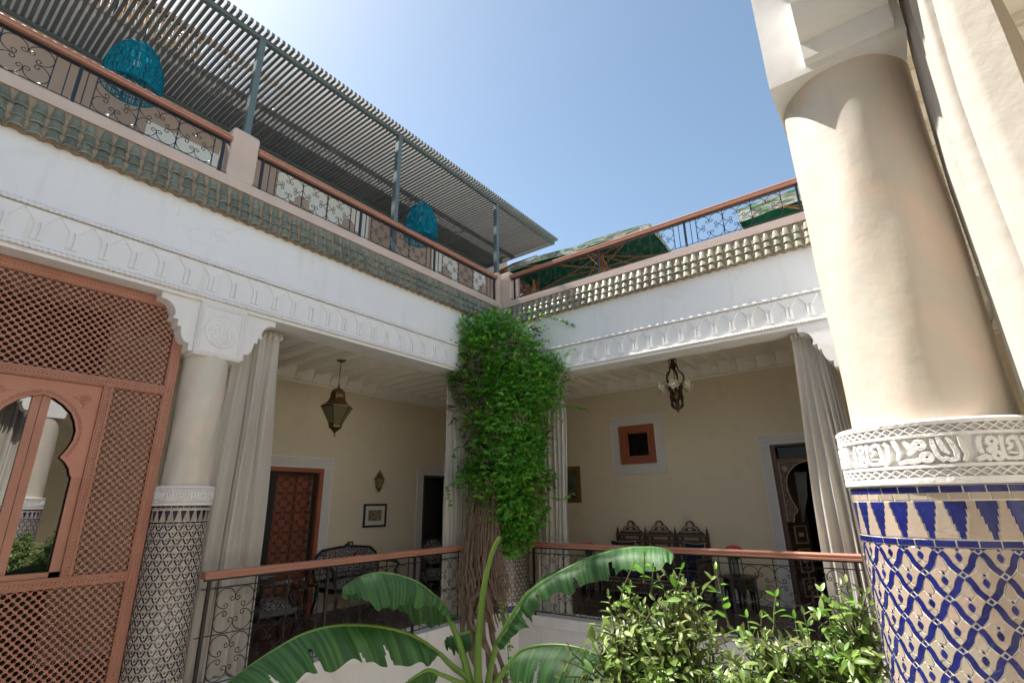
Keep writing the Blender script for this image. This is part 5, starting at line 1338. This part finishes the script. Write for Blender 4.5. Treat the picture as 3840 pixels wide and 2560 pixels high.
parasol('green lined parasol partly hidden by the large sunlit column', (5.55, 2.85), 1.50, 1.45, 6.32, 6.85, val=.24)
ht = thing('bamboo_shelter', 'small bamboo and reed shelter behind the corner pillar', 'shelter', (-1.2, 2.6, 4.95))
for x, y in ((-1.55, 2.2), (-.75, 2.2), (-1.55, 3.4), (-.75, 3.4)):
    b = MB(); b.tube([(x, y, 4.96), (x, y, 7.0)], .045, 8); b.build('pole', M['bamboo'], ht, smooth=True)
for y in (2.2, 3.4):
    b = MB(); b.tube([(-1.75, y, 6.96), (-.55, y, 7.02)], .04, 8); b.build('beam', M['bamboo'], ht, smooth=True)
b = MB(); b.tube([(-.78, 2.15, 6.45), (.15, 2.9, 5.75)], .045, 8); b.build('brace', M['bamboo'], ht, smooth=True)
b = MB()
for k in range(60):
    y = 1.98+k*.026; b.tube([(-1.95+random.uniform(-.08, .05), y, 7.05+random.uniform(0, .03)), (-1.2, y, 7.16+random.uniform(0, .04)), (-.52+random.uniform(-.08, .14), y+random.uniform(-.02, .02), 7.16+random.uniform(-.04, .03))], .014, 4)
b.build('roof_reeds', M['reed'], ht, kind='stuff')
b = MB()
for k in range(46):
    z = 5.0+k*.042; b.tube([(-1.9, 2.26+random.uniform(-.01, .01), z), (-.62, 2.26, z+random.uniform(-.012, .012))], .016, 4)
for k in range(46):
    z = 5.0+k*.03; b.tube([(-.5, 3.45, z), (.7, 3.45, z+random.uniform(-.01, .01))], .014, 4)
b.build('reed_blind', M['reed'], ht, kind='stuff')
# distant roof features
b = MB(); b.lathe((2.9, 4.6, 7.0), [(.12, 0), (.10, .05), (.05, .08), (.035, .12), (.035, .42), (.06, .44), (.06, .50), (.02, .52)], 8); tag(b.build('chimney_cowl', M['steel']), 'small dark chimney cowl beyond the parasol', 'chimney')
fn_ = thing('tiled_roof', 'little green tiled roof with turned finial beyond the terrace', 'roof', (3.3, 5.2, 7.2))
b = MB(); b.lathe((3.35, 5.2, 0), [(.75, 7.20), (.10, 7.62), (0, 7.64)], 4, ph=.78); b.build('roof_slope', M['tile'], fn_)
b = MB(); b.lathe((3.35, 5.2, 7.62), [(.05, 0), (.09, .06), (.03, .11), (.06, .17), (.02, .22), (.04, .27), (0, .34)], 10); b.build('finial', M['tile'], fn_)
tb = thing('roof_tower', 'tan pyramid topped roof turret beyond the terrace', 'turret', (3.95, 5.6, 7.3))
b = MB(); b.lathe((3.95, 5.6, 0), [(.26, 7.2), (.22, 7.55), (.0, 7.78)], 4, ph=.6); b.build('cap', M['bamboo'], tb)
for x, y, z, w in ((2.9, 4.6, 7.02, .5), (3.35, 5.2, 7.21, 1.0), (3.95, 5.6, 7.25, .5)):
    b = MB(); b.box((x-w*.6, y-w*.6, 4.96), (x+w*.6, y+w*.6, z)); tag(b.build('roof_block', M['salmon']), {2.9: 'salmon block under the chimney cowl', 3.35: 'salmon block under the green tiled roof', 3.95: 'salmon block under the tan turret'}[x], 'building')

# ================================================================ CLIMBING VINE
vn = thing('climbing_vine', 'dense green climbing vine growing up the courtyard corner', 'climbing plant', (.45, -.75, -4.25))
E_ = Vector((.786, .618, 0)); D_ = Vector((-.618, .786, 0))   # across, and away from the courtyard
O_ = Vector((.42, -.62, 0))
# z, left, right (m across from the axis)
PROF = [(4.52, -.42, .42), (4.42, -.78, .74), (4.25, -.86, .70), (4.08, -.76, .78), (3.85, -.70, 1.02), (3.55, -.72, 1.10), (3.25, -.60, 1.10), (2.95, -.56, .86),
        (2.65, -.50, .74), (2.30, -.50, .64), (1.95, -.54, .66), (1.65, -.42, .62), (1.42, -.16, .66), (1.22, .0, .50), (1.02, .10, .32), (.90, .14, .24)]
def prof(z):
    for i in range(len(PROF)-1):
        z1, a1, b1 = PROF[i]; z0, a0, b0 = PROF[i+1]
        if z0 <= z <= z1:
            t = (z-z0)/(z1-z0); return a0+(a1-a0)*t, b0+(b1-b0)*t
    return PROF[0][1:] if z > 4 else PROF[-1][1:]
rv = random.Random(21)
def leaflet(b, p, d, n, L, w):
    """pointed leaf with a centre fold; p base, d direction, n normal"""
    s = d.cross(n).normalized(); k = n*(-w*.35)
    m1 = p+d*(L*.30); m2 = p+d*(L*.68); tip = p+d*L-n*(L*.12)
    v = [p, m1+s*w+k*0-k*.6, m2+s*w*.75-k*.6, tip, m2-s*w*.75-k*.6, m1-s*w-k*.6, m1, m2]
    b.add([tuple(x) for x in v], [(0, 1, 6), (1, 2, 7, 6), (2, 3, 7), (3, 4, 7), (4, 5, 6, 7), (5, 0, 6)])
def spray(b, p, out, L, n=5, lf=.05):
    """short shoot with paired leaflets, drooping"""
    d = (out+Vector((rv.uniform(-.5, .5), rv.uniform(-.5, .5), rv.uniform(-.55, .35)))).normalized()
    for k in range(n):
        q = p+d*(L*k/n)+Vector((0, 0, -.018*k*k*L*6*.2))
        for sg in (-1, 1):
            s = d.cross(Vector((0, 0, 1)))
            s = s.normalized() if s.length > .05 else E_
            ld = (s*sg*.8+d*.55+Vector((rv.uniform(-.25, .25), rv.uniform(-.25, .25), rv.uniform(-.55, .10)))).normalized()
            nn = (Vector((0, 0, 1))*.7+out*.9+Vector((rv.uniform(-.5, .5), rv.uniform(-.5, .5), rv.uniform(-.3, .3)))).normalized()
            l_ = lf*rv.uniform(.65, 1.2); leaflet(b, q, ld, nn, l_, l_*.30)
    leaflet(b, p+d*L, d, Vector((0, 0, 1)), lf, lf*.3)
def lump(x, z): return .5+.5*sin(x*7.3+2*sin(z*3.1))*sin(z*6.1+1.7*sin(x*4.3)+.8)
b = MB(); bd = MB()
for k in range(250):
    z = rv.uniform(.95, 4.42); l, r = prof(z); u = rv.uniform(-1, 1); hw_ = (r-l)/2; x = (l+r)/2+hw_*rv.uniform(.72, 1.0)*u
    R_ = rv.choice((.08, .11, .14, .18, .23, .26))*rv.uniform(.9, 1.1) if z > 1.3 else rv.uniform(.07, .13)
    dep = (1-abs(u)**3)**.5*(.34 if z > 1.6 else .22)
    cz = O_+E_*x+D_*(-dep+.14+rv.uniform(-.05, .08))+Vector((0, 0, z))
    dry = (u < -.55 and 2.2 < z < 3.9 and rv.random() < .75) or rv.random() < .05
    nn_ = int(2600*R_*R_*.42)+6
    for q in range(nn_):
        v = Vector((rv.gauss(0, 1), rv.gauss(0, 1), rv.gauss(0, 1)+.35)).normalized()
        if v.dot(-D_) < -.35: continue
        p = cz+Vector((v.x*R_*1.1, v.y*R_*1.1, v.z*R_*.8))*rv.uniform(.72, 1.08)
        spray(bd if dry and rv.random() < .8 else b, p, (v+Vector((0, 0, .1))).normalized(), rv.uniform(.04, .12), rv.randint(1, 3), rv.uniform(.040, .092))
for k in range(650):                                       # shaded inner leaves close the gaps
    z = rv.uniform(.95, 4.4); l, r = prof(z); u = rv.uniform(-.8, .8); p = O_+E_*((l+r)/2+(r-l)/2*u)+D_*rv.uniform(-.12, .12)+Vector((0, 0, z))
    spray(b, p, (-D_+E_*u*.4).normalized(), .10, 3, .07)
for k in range(110):                                        # short loose shoots along the outline
    z = rv.uniform(1.1, 4.45); l, r = prof(z); sg = rv.choice((-1, 1)); x = (r if sg > 0 else l)*.92
    L_ = rv.uniform(.08, .30); p = O_+E_*x+D_*-.05+Vector((0, 0, z)); d = (E_*sg+Vector((0, 0, rv.uniform(-.5, .8)))-D_*.3).normalized()
    for t in range(int(L_/.045)): spray(b, p+d*(.045*t)+Vector((0, 0, -.004*t*t)), (d+E_*sg*.2).normalized(), .04, 1, .05)
# trailing shoots
def shoot(pts, n, lf=.05):
    P = [O_+E_*x+D_*y+Vector((0, 0, z)) for x, y, z in pts]; seg = []
    for i in range(len(P)-1):
        for t in range(n): seg.append(P[i].lerp(P[i+1], t/n))
    seg.append(P[-1]); sb.tube([tuple(q) for q in seg], .0035, 4)
    for i, q in enumerate(seg): spray(b, q, (E_*rv.uniform(-1, 1)-D_*.5).normalized(), .04, 2, lf)
sb = MB()
shoot([(.45, -.25, 4.25), (.62, -.25, 4.48), (.80, -.22, 4.60), (.95, -.2, 4.53), (1.12, -.2, 4.50), (1.26, -.2, 4.40)], 5)
shoot([(.30, -.3, 4.3), (.35, -.3, 4.55), (.50, -.3, 4.68), (.66, -.3, 4.60)], 5)
shoot([(-.5, -.2, 4.2), (-.72, -.2, 4.48), (-.95, -.2, 4.45), (-1.10, -.2, 4.28)], 5, .045)
shoot([(-.55, -.2, 4.0), (-.80, -.2, 4.22), (-.98, -.2, 4.10)], 5, .045)
shoot([(.85, -.3, 3.0), (1.05, -.3, 3.06), (1.25, -.3, 3.02), (1.36, -.3, 2.99)], 5)
shoot([(.80, -.3, 3.7), (1.05, -.3, 3.85), (1.20, -.3, 3.98)], 5)
shoot([(.7, -.3, 1.7), (.95, -.3, 1.66), (1.08, -.3, 1.74)], 4); shoot([(-.4, -.3, 2.0), (-.62, -.3, 1.95), (-.80, -.3, 1.85), (-.72, -.3, 1.62)], 5)
shoot([(-.1, -.3, 4.35), (-.12, -.3, 4.62), (-.02, -.3, 4.72)], 4); shoot([(.1, -.3, 4.35), (.16, -.3, 4.6), (.12, -.3, 4.7)], 4)
shoot([(-.4, -.3, 2.5), (-.66, -.25, 2.42), (-.70, -.2, 2.30)], 4)
b.build('foliage', M['vine'], vn, kind='stuff', recalc=False)
bd.build('dry_foliage', M['vinedry'], vn, kind='stuff', recalc=False)
sb.build('trailing_shoots', M['twig'], vn)
# stems: bundle of dry canes, and twisted trunks below
for k in range(135):
    x0 = rv.uniform(-.42, -.02); x1 = -.62+.62*(x0+.42)/.40+rv.uniform(-.07, .07); zt = rv.uniform(1.5, 2.1); y0 = rv.uniform(-.30, -.02)
    zb = rv.uniform(-.1, .7)
    if rv.random() < .25: zt = rv.uniform(.8, 1.3)
    pts = [(x0, y0, zt), ((x0*.6+x1*.4)+rv.uniform(-.04, .04), y0-.03, zt*.6+zb*.4), ((x0*.25+x1*.75)+rv.uniform(-.05, .05), y0-.05, zt*.3+zb*.7), (x1+.15, y0-.02, zb)]
    b = MB(); b.tube([tuple(O_+E_*x+D_*y+Vector((0, 0, z))) for x, y, z in pts], [.004, .0065, .0085, .010], 4); b.build('dry_cane', M['twig'], vn)
tw = MB()
for k in range(420):                                       # fine dead twigs
    z = rv.uniform(.25, 1.75); x = -.60+.30*(z/1.7)+rv.uniform(-.12, .30); y = rv.uniform(-.35, -.05); p = O_+E_*x+D_*y+Vector((0, 0, z))
    q = p+Vector((rv.uniform(-.09, .09), rv.uniform(-.09, .09), rv.uniform(-.05, .12))); m_ = (p+q)/2+Vector((rv.uniform(-.03, .03), 0, rv.uniform(-.02, .02)))
    tw.tube([tuple(p), tuple(m_), tuple(q)], .0022, 3, cap=False)
tw.build('dead_twigs', M['twig'], vn, kind='stuff')
for pts, rr in (([(-.42, -.2, .75), (-.36, -.25, .40), (-.44, -.2, .10), (-.36, -.25, -.35), (-.25, -.2, -.9), (-.1, -.1, -4.25)], .050),
                ([(-.30, -.2, .80), (-.18, -.25, .48), (-.30, -.3, .22), (-.22, -.3, -.15), (-.10, -.25, -.60), (.05, -.2, -4.25)], .046),
                ([(-.55, -.2, .60), (-.50, -.2, .25), (-.52, -.25, -.05), (-.30, -.3, -.5), (-.22, -.3, -4.25)], .036),
                ([(-.05, -.2, .9), (-.12, -.25, .50), (-.20, -.2, .20), (-.05, -.25, -.3), (.12, -.25, -.8), (.2, -.2, -4.25)], .034),
                ([(-.20, -.3, .50), (-.42, -.35, .32), (-.40, -.35, .05), (-.18, -.38, -.25), (0, -.3, -.7), (.1, -.2, -4.25)], .030)):
    P = []; C_ = [Vector(p) for p in pts]
    for i in range(len(C_)-1):
        for t in range(6):
            q = C_[i].lerp(C_[i+1], t/6); P.append(O_+E_*(q.x+.012*sin(i*6+t*1.1))+D_*q.y+Vector((0, 0, q.z)))
    b = MB(); b.tube([tuple(p) for p in P], [rr*(1+.18*sin(i*.9)) for i in range(len(P))], 8); b.build('trunk', M['bark'], vn, smooth=True)
# thin ivy strand
b = MB(); st = MB(); P = [O_+E_*x+D_*(-.4)+Vector((0, 0, z)) for x, z in ((.02, .35), (.05, .1), (.10, -.2), (.12, -.5), (.2, -.9))]
st.tube([tuple(p) for p in P], .006, 5); st.build('ivy_stem', M['twig'], vn)
for k in range(60):
    t = rv.random()*3.99; q = P[int(t)].lerp(P[int(t)+1], t % 1)+E_*rv.uniform(-.05, .05); leaflet(b, q, (E_*rv.uniform(-1, 1)+Vector((0, 0, -.5))).normalized(), -D_, .04, .016)
b.build('ivy_leaves', M['vine'], vn, kind='stuff', recalc=False)

# ================================================================ BANANA PLANT
A_MID = [(3.076,-4.526,.757),(3.01,-4.644,.851),(2.939,-4.787,.919),(2.867,-4.952,.959),(2.813,-5.115,.974),(2.779,-5.275,.956),(2.765,-5.429,.904),(2.772,-5.557,.856),(2.799,-5.646,.825),(2.829,-5.731,.797)]
A_LOW = [(3.103,-4.571,.756),(3.12,-4.657,.741),(3.079,-4.8,.745),(3.03,-4.945,.786),(2.985,-5.098,.824),(2.965,-5.25,.808),(2.959,-5.388,.801),(2.962,-5.52,.792),(2.974,-5.645,.784),(2.988,-5.764,.793)]
B_MID = [(3.091,-4.461,.925),(3.068,-4.495,1.017),(3.023,-4.561,1.086),(2.976,-4.634,1.152),(2.913,-4.732,1.198),(2.858,-4.832,1.22),(2.82,-4.922,1.212),(2.806,-4.988,1.188),(2.797,-5.047,1.162)]
B_LOW = [(3.151,-4.471,.935),(3.111,-4.559,.985),(3.105,-4.617,1.028),(3.071,-4.712,1.046),(3.03,-4.822,1.047),(3.027,-4.893,1.048),(3.015,-4.973,1.067),(2.98,-5.07,1.141),(2.965,-5.162,1.156)]
B_FAR = [(3.024,-4.39,.901),(3.007,-4.427,.891),(2.984,-4.469,.886),(2.931,-4.538,.896),(2.887,-4.594,.932),(2.836,-4.655,.987),(2.763,-4.75,1.031),(2.674,-4.874,1.071),(2.643,-4.938,1.066)]
C_MID = [(3.323,-4.293,.794),(3.374,-4.27,.886),(3.433,-4.244,.983),(3.491,-4.23,1.046),(3.554,-4.215,1.105),(3.646,-4.182,1.169),(3.774,-4.131,1.237),(3.881,-4.102,1.283),(4.01,-4.066,1.324),(4.139,-4.037,1.348),(4.265,-4.017,1.354),(4.344,-4.022,1.347),(4.39,-4.042,1.328)]
C_LOW = [(3.408,-4.356,.795),(3.49,-4.318,.877),(3.563,-4.304,.904),(3.603,-4.304,.981),(3.665,-4.298,1.025),(3.742,-4.277,1.097),(3.863,-4.243,1.114),(3.951,-4.227,1.168),(4.069,-4.199,1.213),(4.204,-4.171,1.239),(4.325,-4.157,1.251),(4.403,-4.163,1.273),(4.443,-4.184,1.309)]
D_MID = [(3.451,-4.351,.706),(3.56,-4.347,.804),(3.706,-4.339,.848),(3.873,-4.331,.864),(4.037,-4.341,.851),(4.176,-4.376,.819),(4.308,-4.421,.78),(4.433,-4.478,.734)]
D_LOW = [(3.484,-4.39,.707),(3.57,-4.455,.68),(3.698,-4.482,.675),(3.836,-4.503,.676),(3.961,-4.536,.682),(4.099,-4.566,.679),(4.249,-4.594,.681),(4.407,-4.62,.694)]
E_MID = [(3.127,-4.311,.841),(3.088,-4.349,.831),(3.051,-4.389,.816),(3.015,-4.428,.8)]
E_LOW = [(3.186,-4.352,.76),(3.169,-4.396,.743),(3.142,-4.444,.742),(3.091,-4.498,.795)]
F_MID = [(3.154,-4.618,.688),(3.161,-4.695,.725),(3.163,-4.795,.719),(3.168,-4.902,.694)]
F_LOW = [(3.157,-4.627,.658),(3.18,-4.71,.639),(3.184,-4.809,.634),(3.186,-4.903,.648)]
bp = thing('banana_plant', 'banana plant with broad arching leaves in the courtyard foreground', 'banana plant', (3.3, -4.45, -4.25))
def cat_(P, t):
    n = len(P)-1; i = min(int(t*n), n-1); f = t*n-i
    p0, p1, p2, p3 = [Vector(P[max(0, min(n, i+k))]) for k in (-1, 0, 1, 2)]
    return .5*((2*p1)+(p2-p0)*f+(2*p0-5*p1+4*p2-p3)*f*f+(3*p1-p0-3*p2+p3)*f**3)
def half(b, mid, low, bulge, nu=150, nv=9, rip=.008, seed=0, tears=()):
    rnd = random.Random(seed); base = len(b.v)
    ph = [rnd.uniform(0, 6.28) for _ in range(5)]
    rows = []
    for i in range(nu+1):
        u = i/nu; m = cat_(mid, u); l = cat_(low, u); out = (l-m); row = []
        tan = (cat_(mid, min(1, u+.02))-cat_(mid, max(0, u-.02)))
        nrm = tan.cross(out); nrm = nrm.normalized() if nrm.length > 1e-8 else Vector((0, 0, 1))
        if nrm.z < 0: nrm = -nrm
        for j in range(nv+1):
            v = j/nv
            p = m.lerp(l, v)+nrm*(bulge*sin(v*pi)*(sin(u*pi)**.5 if 0 < u < 1 else 0))
            p += nrm*(rip*v*(sin(u*42+ph[0]+v)+.6*sin(u*95+ph[1])+1.2*sin(u*13+ph[2])))
            p += Vector((0, 0, 1))*(.010*v*v*(sin(u*31+ph[3])+.7*sin(u*67+ph[4])))
            row.append(tuple(p)); b.uv.append((u*3, v))
        rows.append(row)
    n = nv+1; b.v += [p for r in rows for p in r]
    for i in range(nu):
        for j in range(nv):
            if any(j >= nv-d and abs(i-t*2.14) < .6+.45*(j-nv+d) for t, d in tears): continue
            b.f.append((base+i*n+j, base+i*n+j+1, base+(i+1)*n+j+1, base+(i+1)*n+j)); b.mi.append(0)
def banana_leaf(mid, low, far=None, fk=.75, bulge=.02, seed=0, tears=(), farpts=None, lab=None):
    b = MB(); b.uv = []
    half(b, mid, low, bulge, seed=seed, tears=tears)
    if farpts is None:
        farpts = []
        for i, m in enumerate(mid):
            l = low[i]; d = Vector(l)-Vector(m); away = Vector((-.573, .76, 0)); h = d.dot(away)
            d2 = d-away*(2*h)+away*.10*min(1, i/2)
            farpts.append(tuple(Vector(m)+d2*fk))
    half(b, mid, farpts, bulge, seed=seed+9)
    o = b.build('leaf', M['banana'], bp, smooth=True, recalc=False)
    r = MB(); n = 40; r.tube([tuple(cat_(mid, i/n)-Vector((0, 0, .004))) for i in range(n+1)], [.013*(1-i/n)+.003 for i in range(n+1)], 6); r.build('midrib', M['stalk'], o, smooth=True)
banana_leaf(A_MID, A_LOW, seed=1, fk=.55, bulge=.02, tears=((20, 4), (27, 2), (39, 5), (52, 3), (60, 4)))
banana_leaf(B_MID, B_LOW, seed=2, farpts=B_FAR, bulge=.03, tears=((30, 2),))
banana_leaf(C_MID, C_LOW, seed=3, fk=.6, bulge=.035, tears=((14, 6), (24, 4), (36, 3), (47, 4), (58, 2)))
banana_leaf(D_MID, D_LOW, seed=4, fk=.6, bulge=.03, tears=((22, 5), (40, 4)))
banana_leaf(E_MID, E_LOW, seed=5, fk=.2, bulge=.01); banana_leaf(F_MID, F_LOW, seed=6, fk=.4, bulge=.01)
for pts, r0, r1 in (([(3.352,-4.288,1.404),(3.308,-4.314,1.305),(3.277,-4.341,1.154),(3.264,-4.367,.985),(3.266,-4.396,.802),(3.289,-4.421,.613),(3.339,-4.469,.358),(3.40,-4.50,.029)], .012, .030),
                    ([(3.091,-4.461,.925),(3.123,-4.447,.864),(3.175,-4.434,.752),(3.229,-4.43,.623),(3.285,-4.445,.464),(3.384,-4.502,.182)], .014, .030),
                    ([(3.323,-4.293,.794),(3.316,-4.334,.682),(3.319,-4.369,.579),(3.352,-4.44,.352),(3.39,-4.49,.1)], .015, .030),
                    ([(3.076,-4.526,.757),(3.145,-4.483,.689),(3.235,-4.429,.613),(3.3,-4.433,.464),(3.37,-4.49,.2)], .013, .028),
                    ([(3.154,-4.618,.688),(3.201,-4.541,.645),(3.276,-4.455,.572),(3.334,-4.455,.353),(3.38,-4.49,.1)], .010, .024),
                    ([(3.451,-4.351,.706),(3.394,-4.382,.621),(3.355,-4.412,.511),(3.362,-4.466,.282),(3.39,-4.49,.05)], .015, .030)):
    b = MB(); n = 24; b.tube([tuple(cat_(pts, i/n)) for i in range(n+1)], [r0+(r1-r0)*i/n for i in range(n+1)], 10); b.build('petiole', M['stalk'], bp, smooth=True)
b = MB(); b.tube([(3.39, -4.49, .25), (3.41, -4.50, -.6), (3.40, -4.5, -2), (3.38, -4.5, -4.25)], [.06, .085, .10, .12], 12); b.build('trunk', M['stalk'], bp, smooth=True)

# ================================================================ CITRUS BUSHES
def leaf_mesh(seed, new=False):
    rnd = random.Random(seed); b = MB(); L = 1.0; n = 6; cup = rnd.uniform(.10, .32); bend = rnd.uniform(-.10, .42); rows = []
    for i in range(n+1):
        t = i/n; w = .20*(sin(pi*min(1, t**.85))**.75 if 0 < t < 1 else 0)+.004
        z = bend*t*t*-1; rows.append([(-w, t*L, z+cup*w), (-w*.5, t*L, z+cup*w*.35), (0, t*L, z), (w*.5, t*L, z+cup*w*.35), (w, t*L, z+cup*w+.01*sin(t*9))])
    b.grid(rows); return b
LM = [leaf_mesh(k) for k in range(6)]
LME = [b.mesh('leaf', M['citrus'], smooth=True, recalc=False) for b in LM]
LMN = [b.mesh('leaf', M['citrusnew'], smooth=True, recalc=False) for b in LM]
def citrus(label, trunk, lobes, shoots, seed, nst, nleaf, lsz=.075):
    rnd = random.Random(seed)
    root = thing('citrus_bush', label, 'citrus bush', (trunk[0], trunk[1], -4.25), group='citrus bushes in the foreground')
    b = MB(); b.tube([(trunk[0], trunk[1], -4.25), (trunk[0]+.05, trunk[1], -2), (trunk[0], trunk[1], .1), (trunk[0], trunk[1]-.02, .5)], [.06, .05, .035, .02], 8); b.build('trunk', M['bark'], root, smooth=True)
    tb_ = MB(); leaves = []; mass = MB()
    camv = Vector((5.533, -7.018, 1.6))
    def stem(p, d, L, lf, new=False, r=.004):
        n = max(3, int(L/.028)); pts = [p]; q = p
        for k in range(n):
            d = (d+Vector((rnd.uniform(-.12, .12), rnd.uniform(-.12, .12), rnd.uniform(-.16, .06)))).normalized(); q = q+d*(L/n); pts.append(q)
        tb_.tube([tuple(x) for x in pts], [r*(1-.6*i/len(pts)) for i in range(len(pts))], 4, cap=False)
        ang = rnd.uniform(0, 6.28)
        for k in range(1, len(pts)):
            ang += 2.4; x = pts[k]; u = d.orthogonal().normalized(); w = d.cross(u)
            od = (u*cos(ang)+w*sin(ang)); ld = (od*.85+d*rnd.uniform(.25, .7)+Vector((0, 0, rnd.uniform(-.35, .15)))).normalized()
            nz = (Vector((0, 0, 1))*.7+d*.3+Vector((rnd.uniform(-.6, .6), rnd.uniform(-.6, .6), rnd.uniform(-.3, .3)))).normalized()
            leaves.append((x, ld, nz, lf*rnd.uniform(.65, 1.25)*(1-.35*(k/len(pts))), new))
        leaves.append((pts[-1], d, Vector((0, -1, .5)), lf*.5, new))
    base = Vector((trunk[0], trunk[1], .35))
    for (c, rad, n) in lobes:
        c = Vector(c)
        for k in range(int(n*3.4)):
            v = Vector((rnd.gauss(0, 1), rnd.gauss(0, 1), rnd.gauss(0, 1))).normalized()*(rnd.random()**.4)
            p = c+Vector((v.x*rad[0], v.y*rad[1], v.z*rad[2])); d = ((p-c)*3+Vector((rnd.uniform(-.3, .3), rnd.uniform(-.3, .3), rnd.uniform(-.05, .35)))+(p-base)*.2).normalized()
            stem(p-d*.06, d, rnd.uniform(.10, .20), lsz)
            if k % 3 == 0: tb_.tube([tuple(base.lerp(c, .3)), tuple((base.lerp(p, .7)+Vector((0, 0, -.05)))), tuple(p-d*.06)], [.008, .006, .004], 4, cap=False)
    for (p0, p1) in shoots:
        p0, p1 = Vector(p0), Vector(p1); stem(p0, (p1-p0).normalized(), (p1-p0).length, lsz*1.0, True, .005)
    tb_.build('twigs', M['citstem'], root, kind='stuff')
    leaves.sort(key=lambda t: (-(2 if t[4] else 0)+(t[0]-camv).length))
    for k, (x, ld, nz, s, new) in enumerate(leaves):
        sx = ld.cross(nz)
        if sx.length < .05: sx = ld.orthogonal()
        sx.normalize(); nz = sx.cross(ld).normalized()
        mt = Matrix((sx, ld, nz)).transposed()
        if k < 300:
            me = (LMN if new else LME)[rnd.randrange(6)]
            o = bpy.data.objects.new('leaf', me); COL.objects.link(o); o.matrix_world = Matrix.Translation(x) @ (mt.to_4x4()) @ Matrix.Scale(s, 4)
            mb_ = o.matrix_world.copy(); o.parent = root; o.matrix_parent_inverse = _W[root.name].inverted(); o.matrix_basis = mb_
        else:
            src = LM[rnd.randrange(6)]; bb = len(mass.v)
            mass.v += [tuple(x+(mt @ Vector(v))*s) for v in src.v]; mass.f += [tuple(i+bb for i in f) for f in src.f]; mass.mi += [1 if new else 0]*len(src.f)
    mass.build('leaf_mass', [M['citrusi'], M['citrusnew']], root, smooth=True, kind='stuff', recalc=False)
citrus('left citrus bush with pale leaves and upright bright green shoots', (4.52, -4.72),
       [((4.42, -4.66, 1.02), (.15, .14, .13), 22), ((4.62, -4.60, 1.05), (.10, .12, .15), 17), ((4.36, -4.74, .88), (.16, .16, .12), 20), ((4.58, -4.70, .86), (.20, .18, .12), 26), ((4.74, -4.66, .84), (.09, .14, .14), 10), ((4.55, -4.75, .72), (.24, .2, .12), 24)],
       [((4.575, -4.62, 1.10), (4.595, -4.60, 1.33)), ((4.36, -4.70, 1.10), (4.385, -4.72, 1.33)), ((4.80, -4.56, 1.10), (4.775, -4.54, 1.32)), ((4.48, -4.60, 1.2), (4.49, -4.60, 1.30)), ((4.46, -4.62, 1.25), (4.465, -4.62, 1.36))], 5, 0, 0, .068)
citrus('right citrus bush in sunlight beside the tiled column', (5.15, -4.85),
       [((5.04, -4.86, 1.06), (.07, .07, .07), 9), ((5.16, -4.86, 1.05), (.07, .08, .06), 8), ((5.29, -4.84, 1.14), (.05, .08, .09), 11), ((5.26, -4.87, 1.02), (.09, .09, .08), 18), ((5.10, -4.88, .95), (.14, .10, .07), 20), ((5.17, -4.92, .86), (.17, .12, .08), 24), ((4.95, -4.86, .95), (.05, .08, .07), 6), ((5.0, -4.92, .82), (.10, .12, .08), 12)],
       [((5.03, -4.83, 1.15), (5.045, -4.82, 1.27)), ((5.22, -4.82, 1.15), (5.20, -4.82, 1.26)), ((4.95, -4.84, 1.08), (4.94, -4.83, 1.19)), ((5.12, -4.85, 1.1), (5.12, -4.85, 1.21)), ((5.28, -4.82, 1.18), (5.29, -4.82, 1.27))], 8, 0, 0, .060)
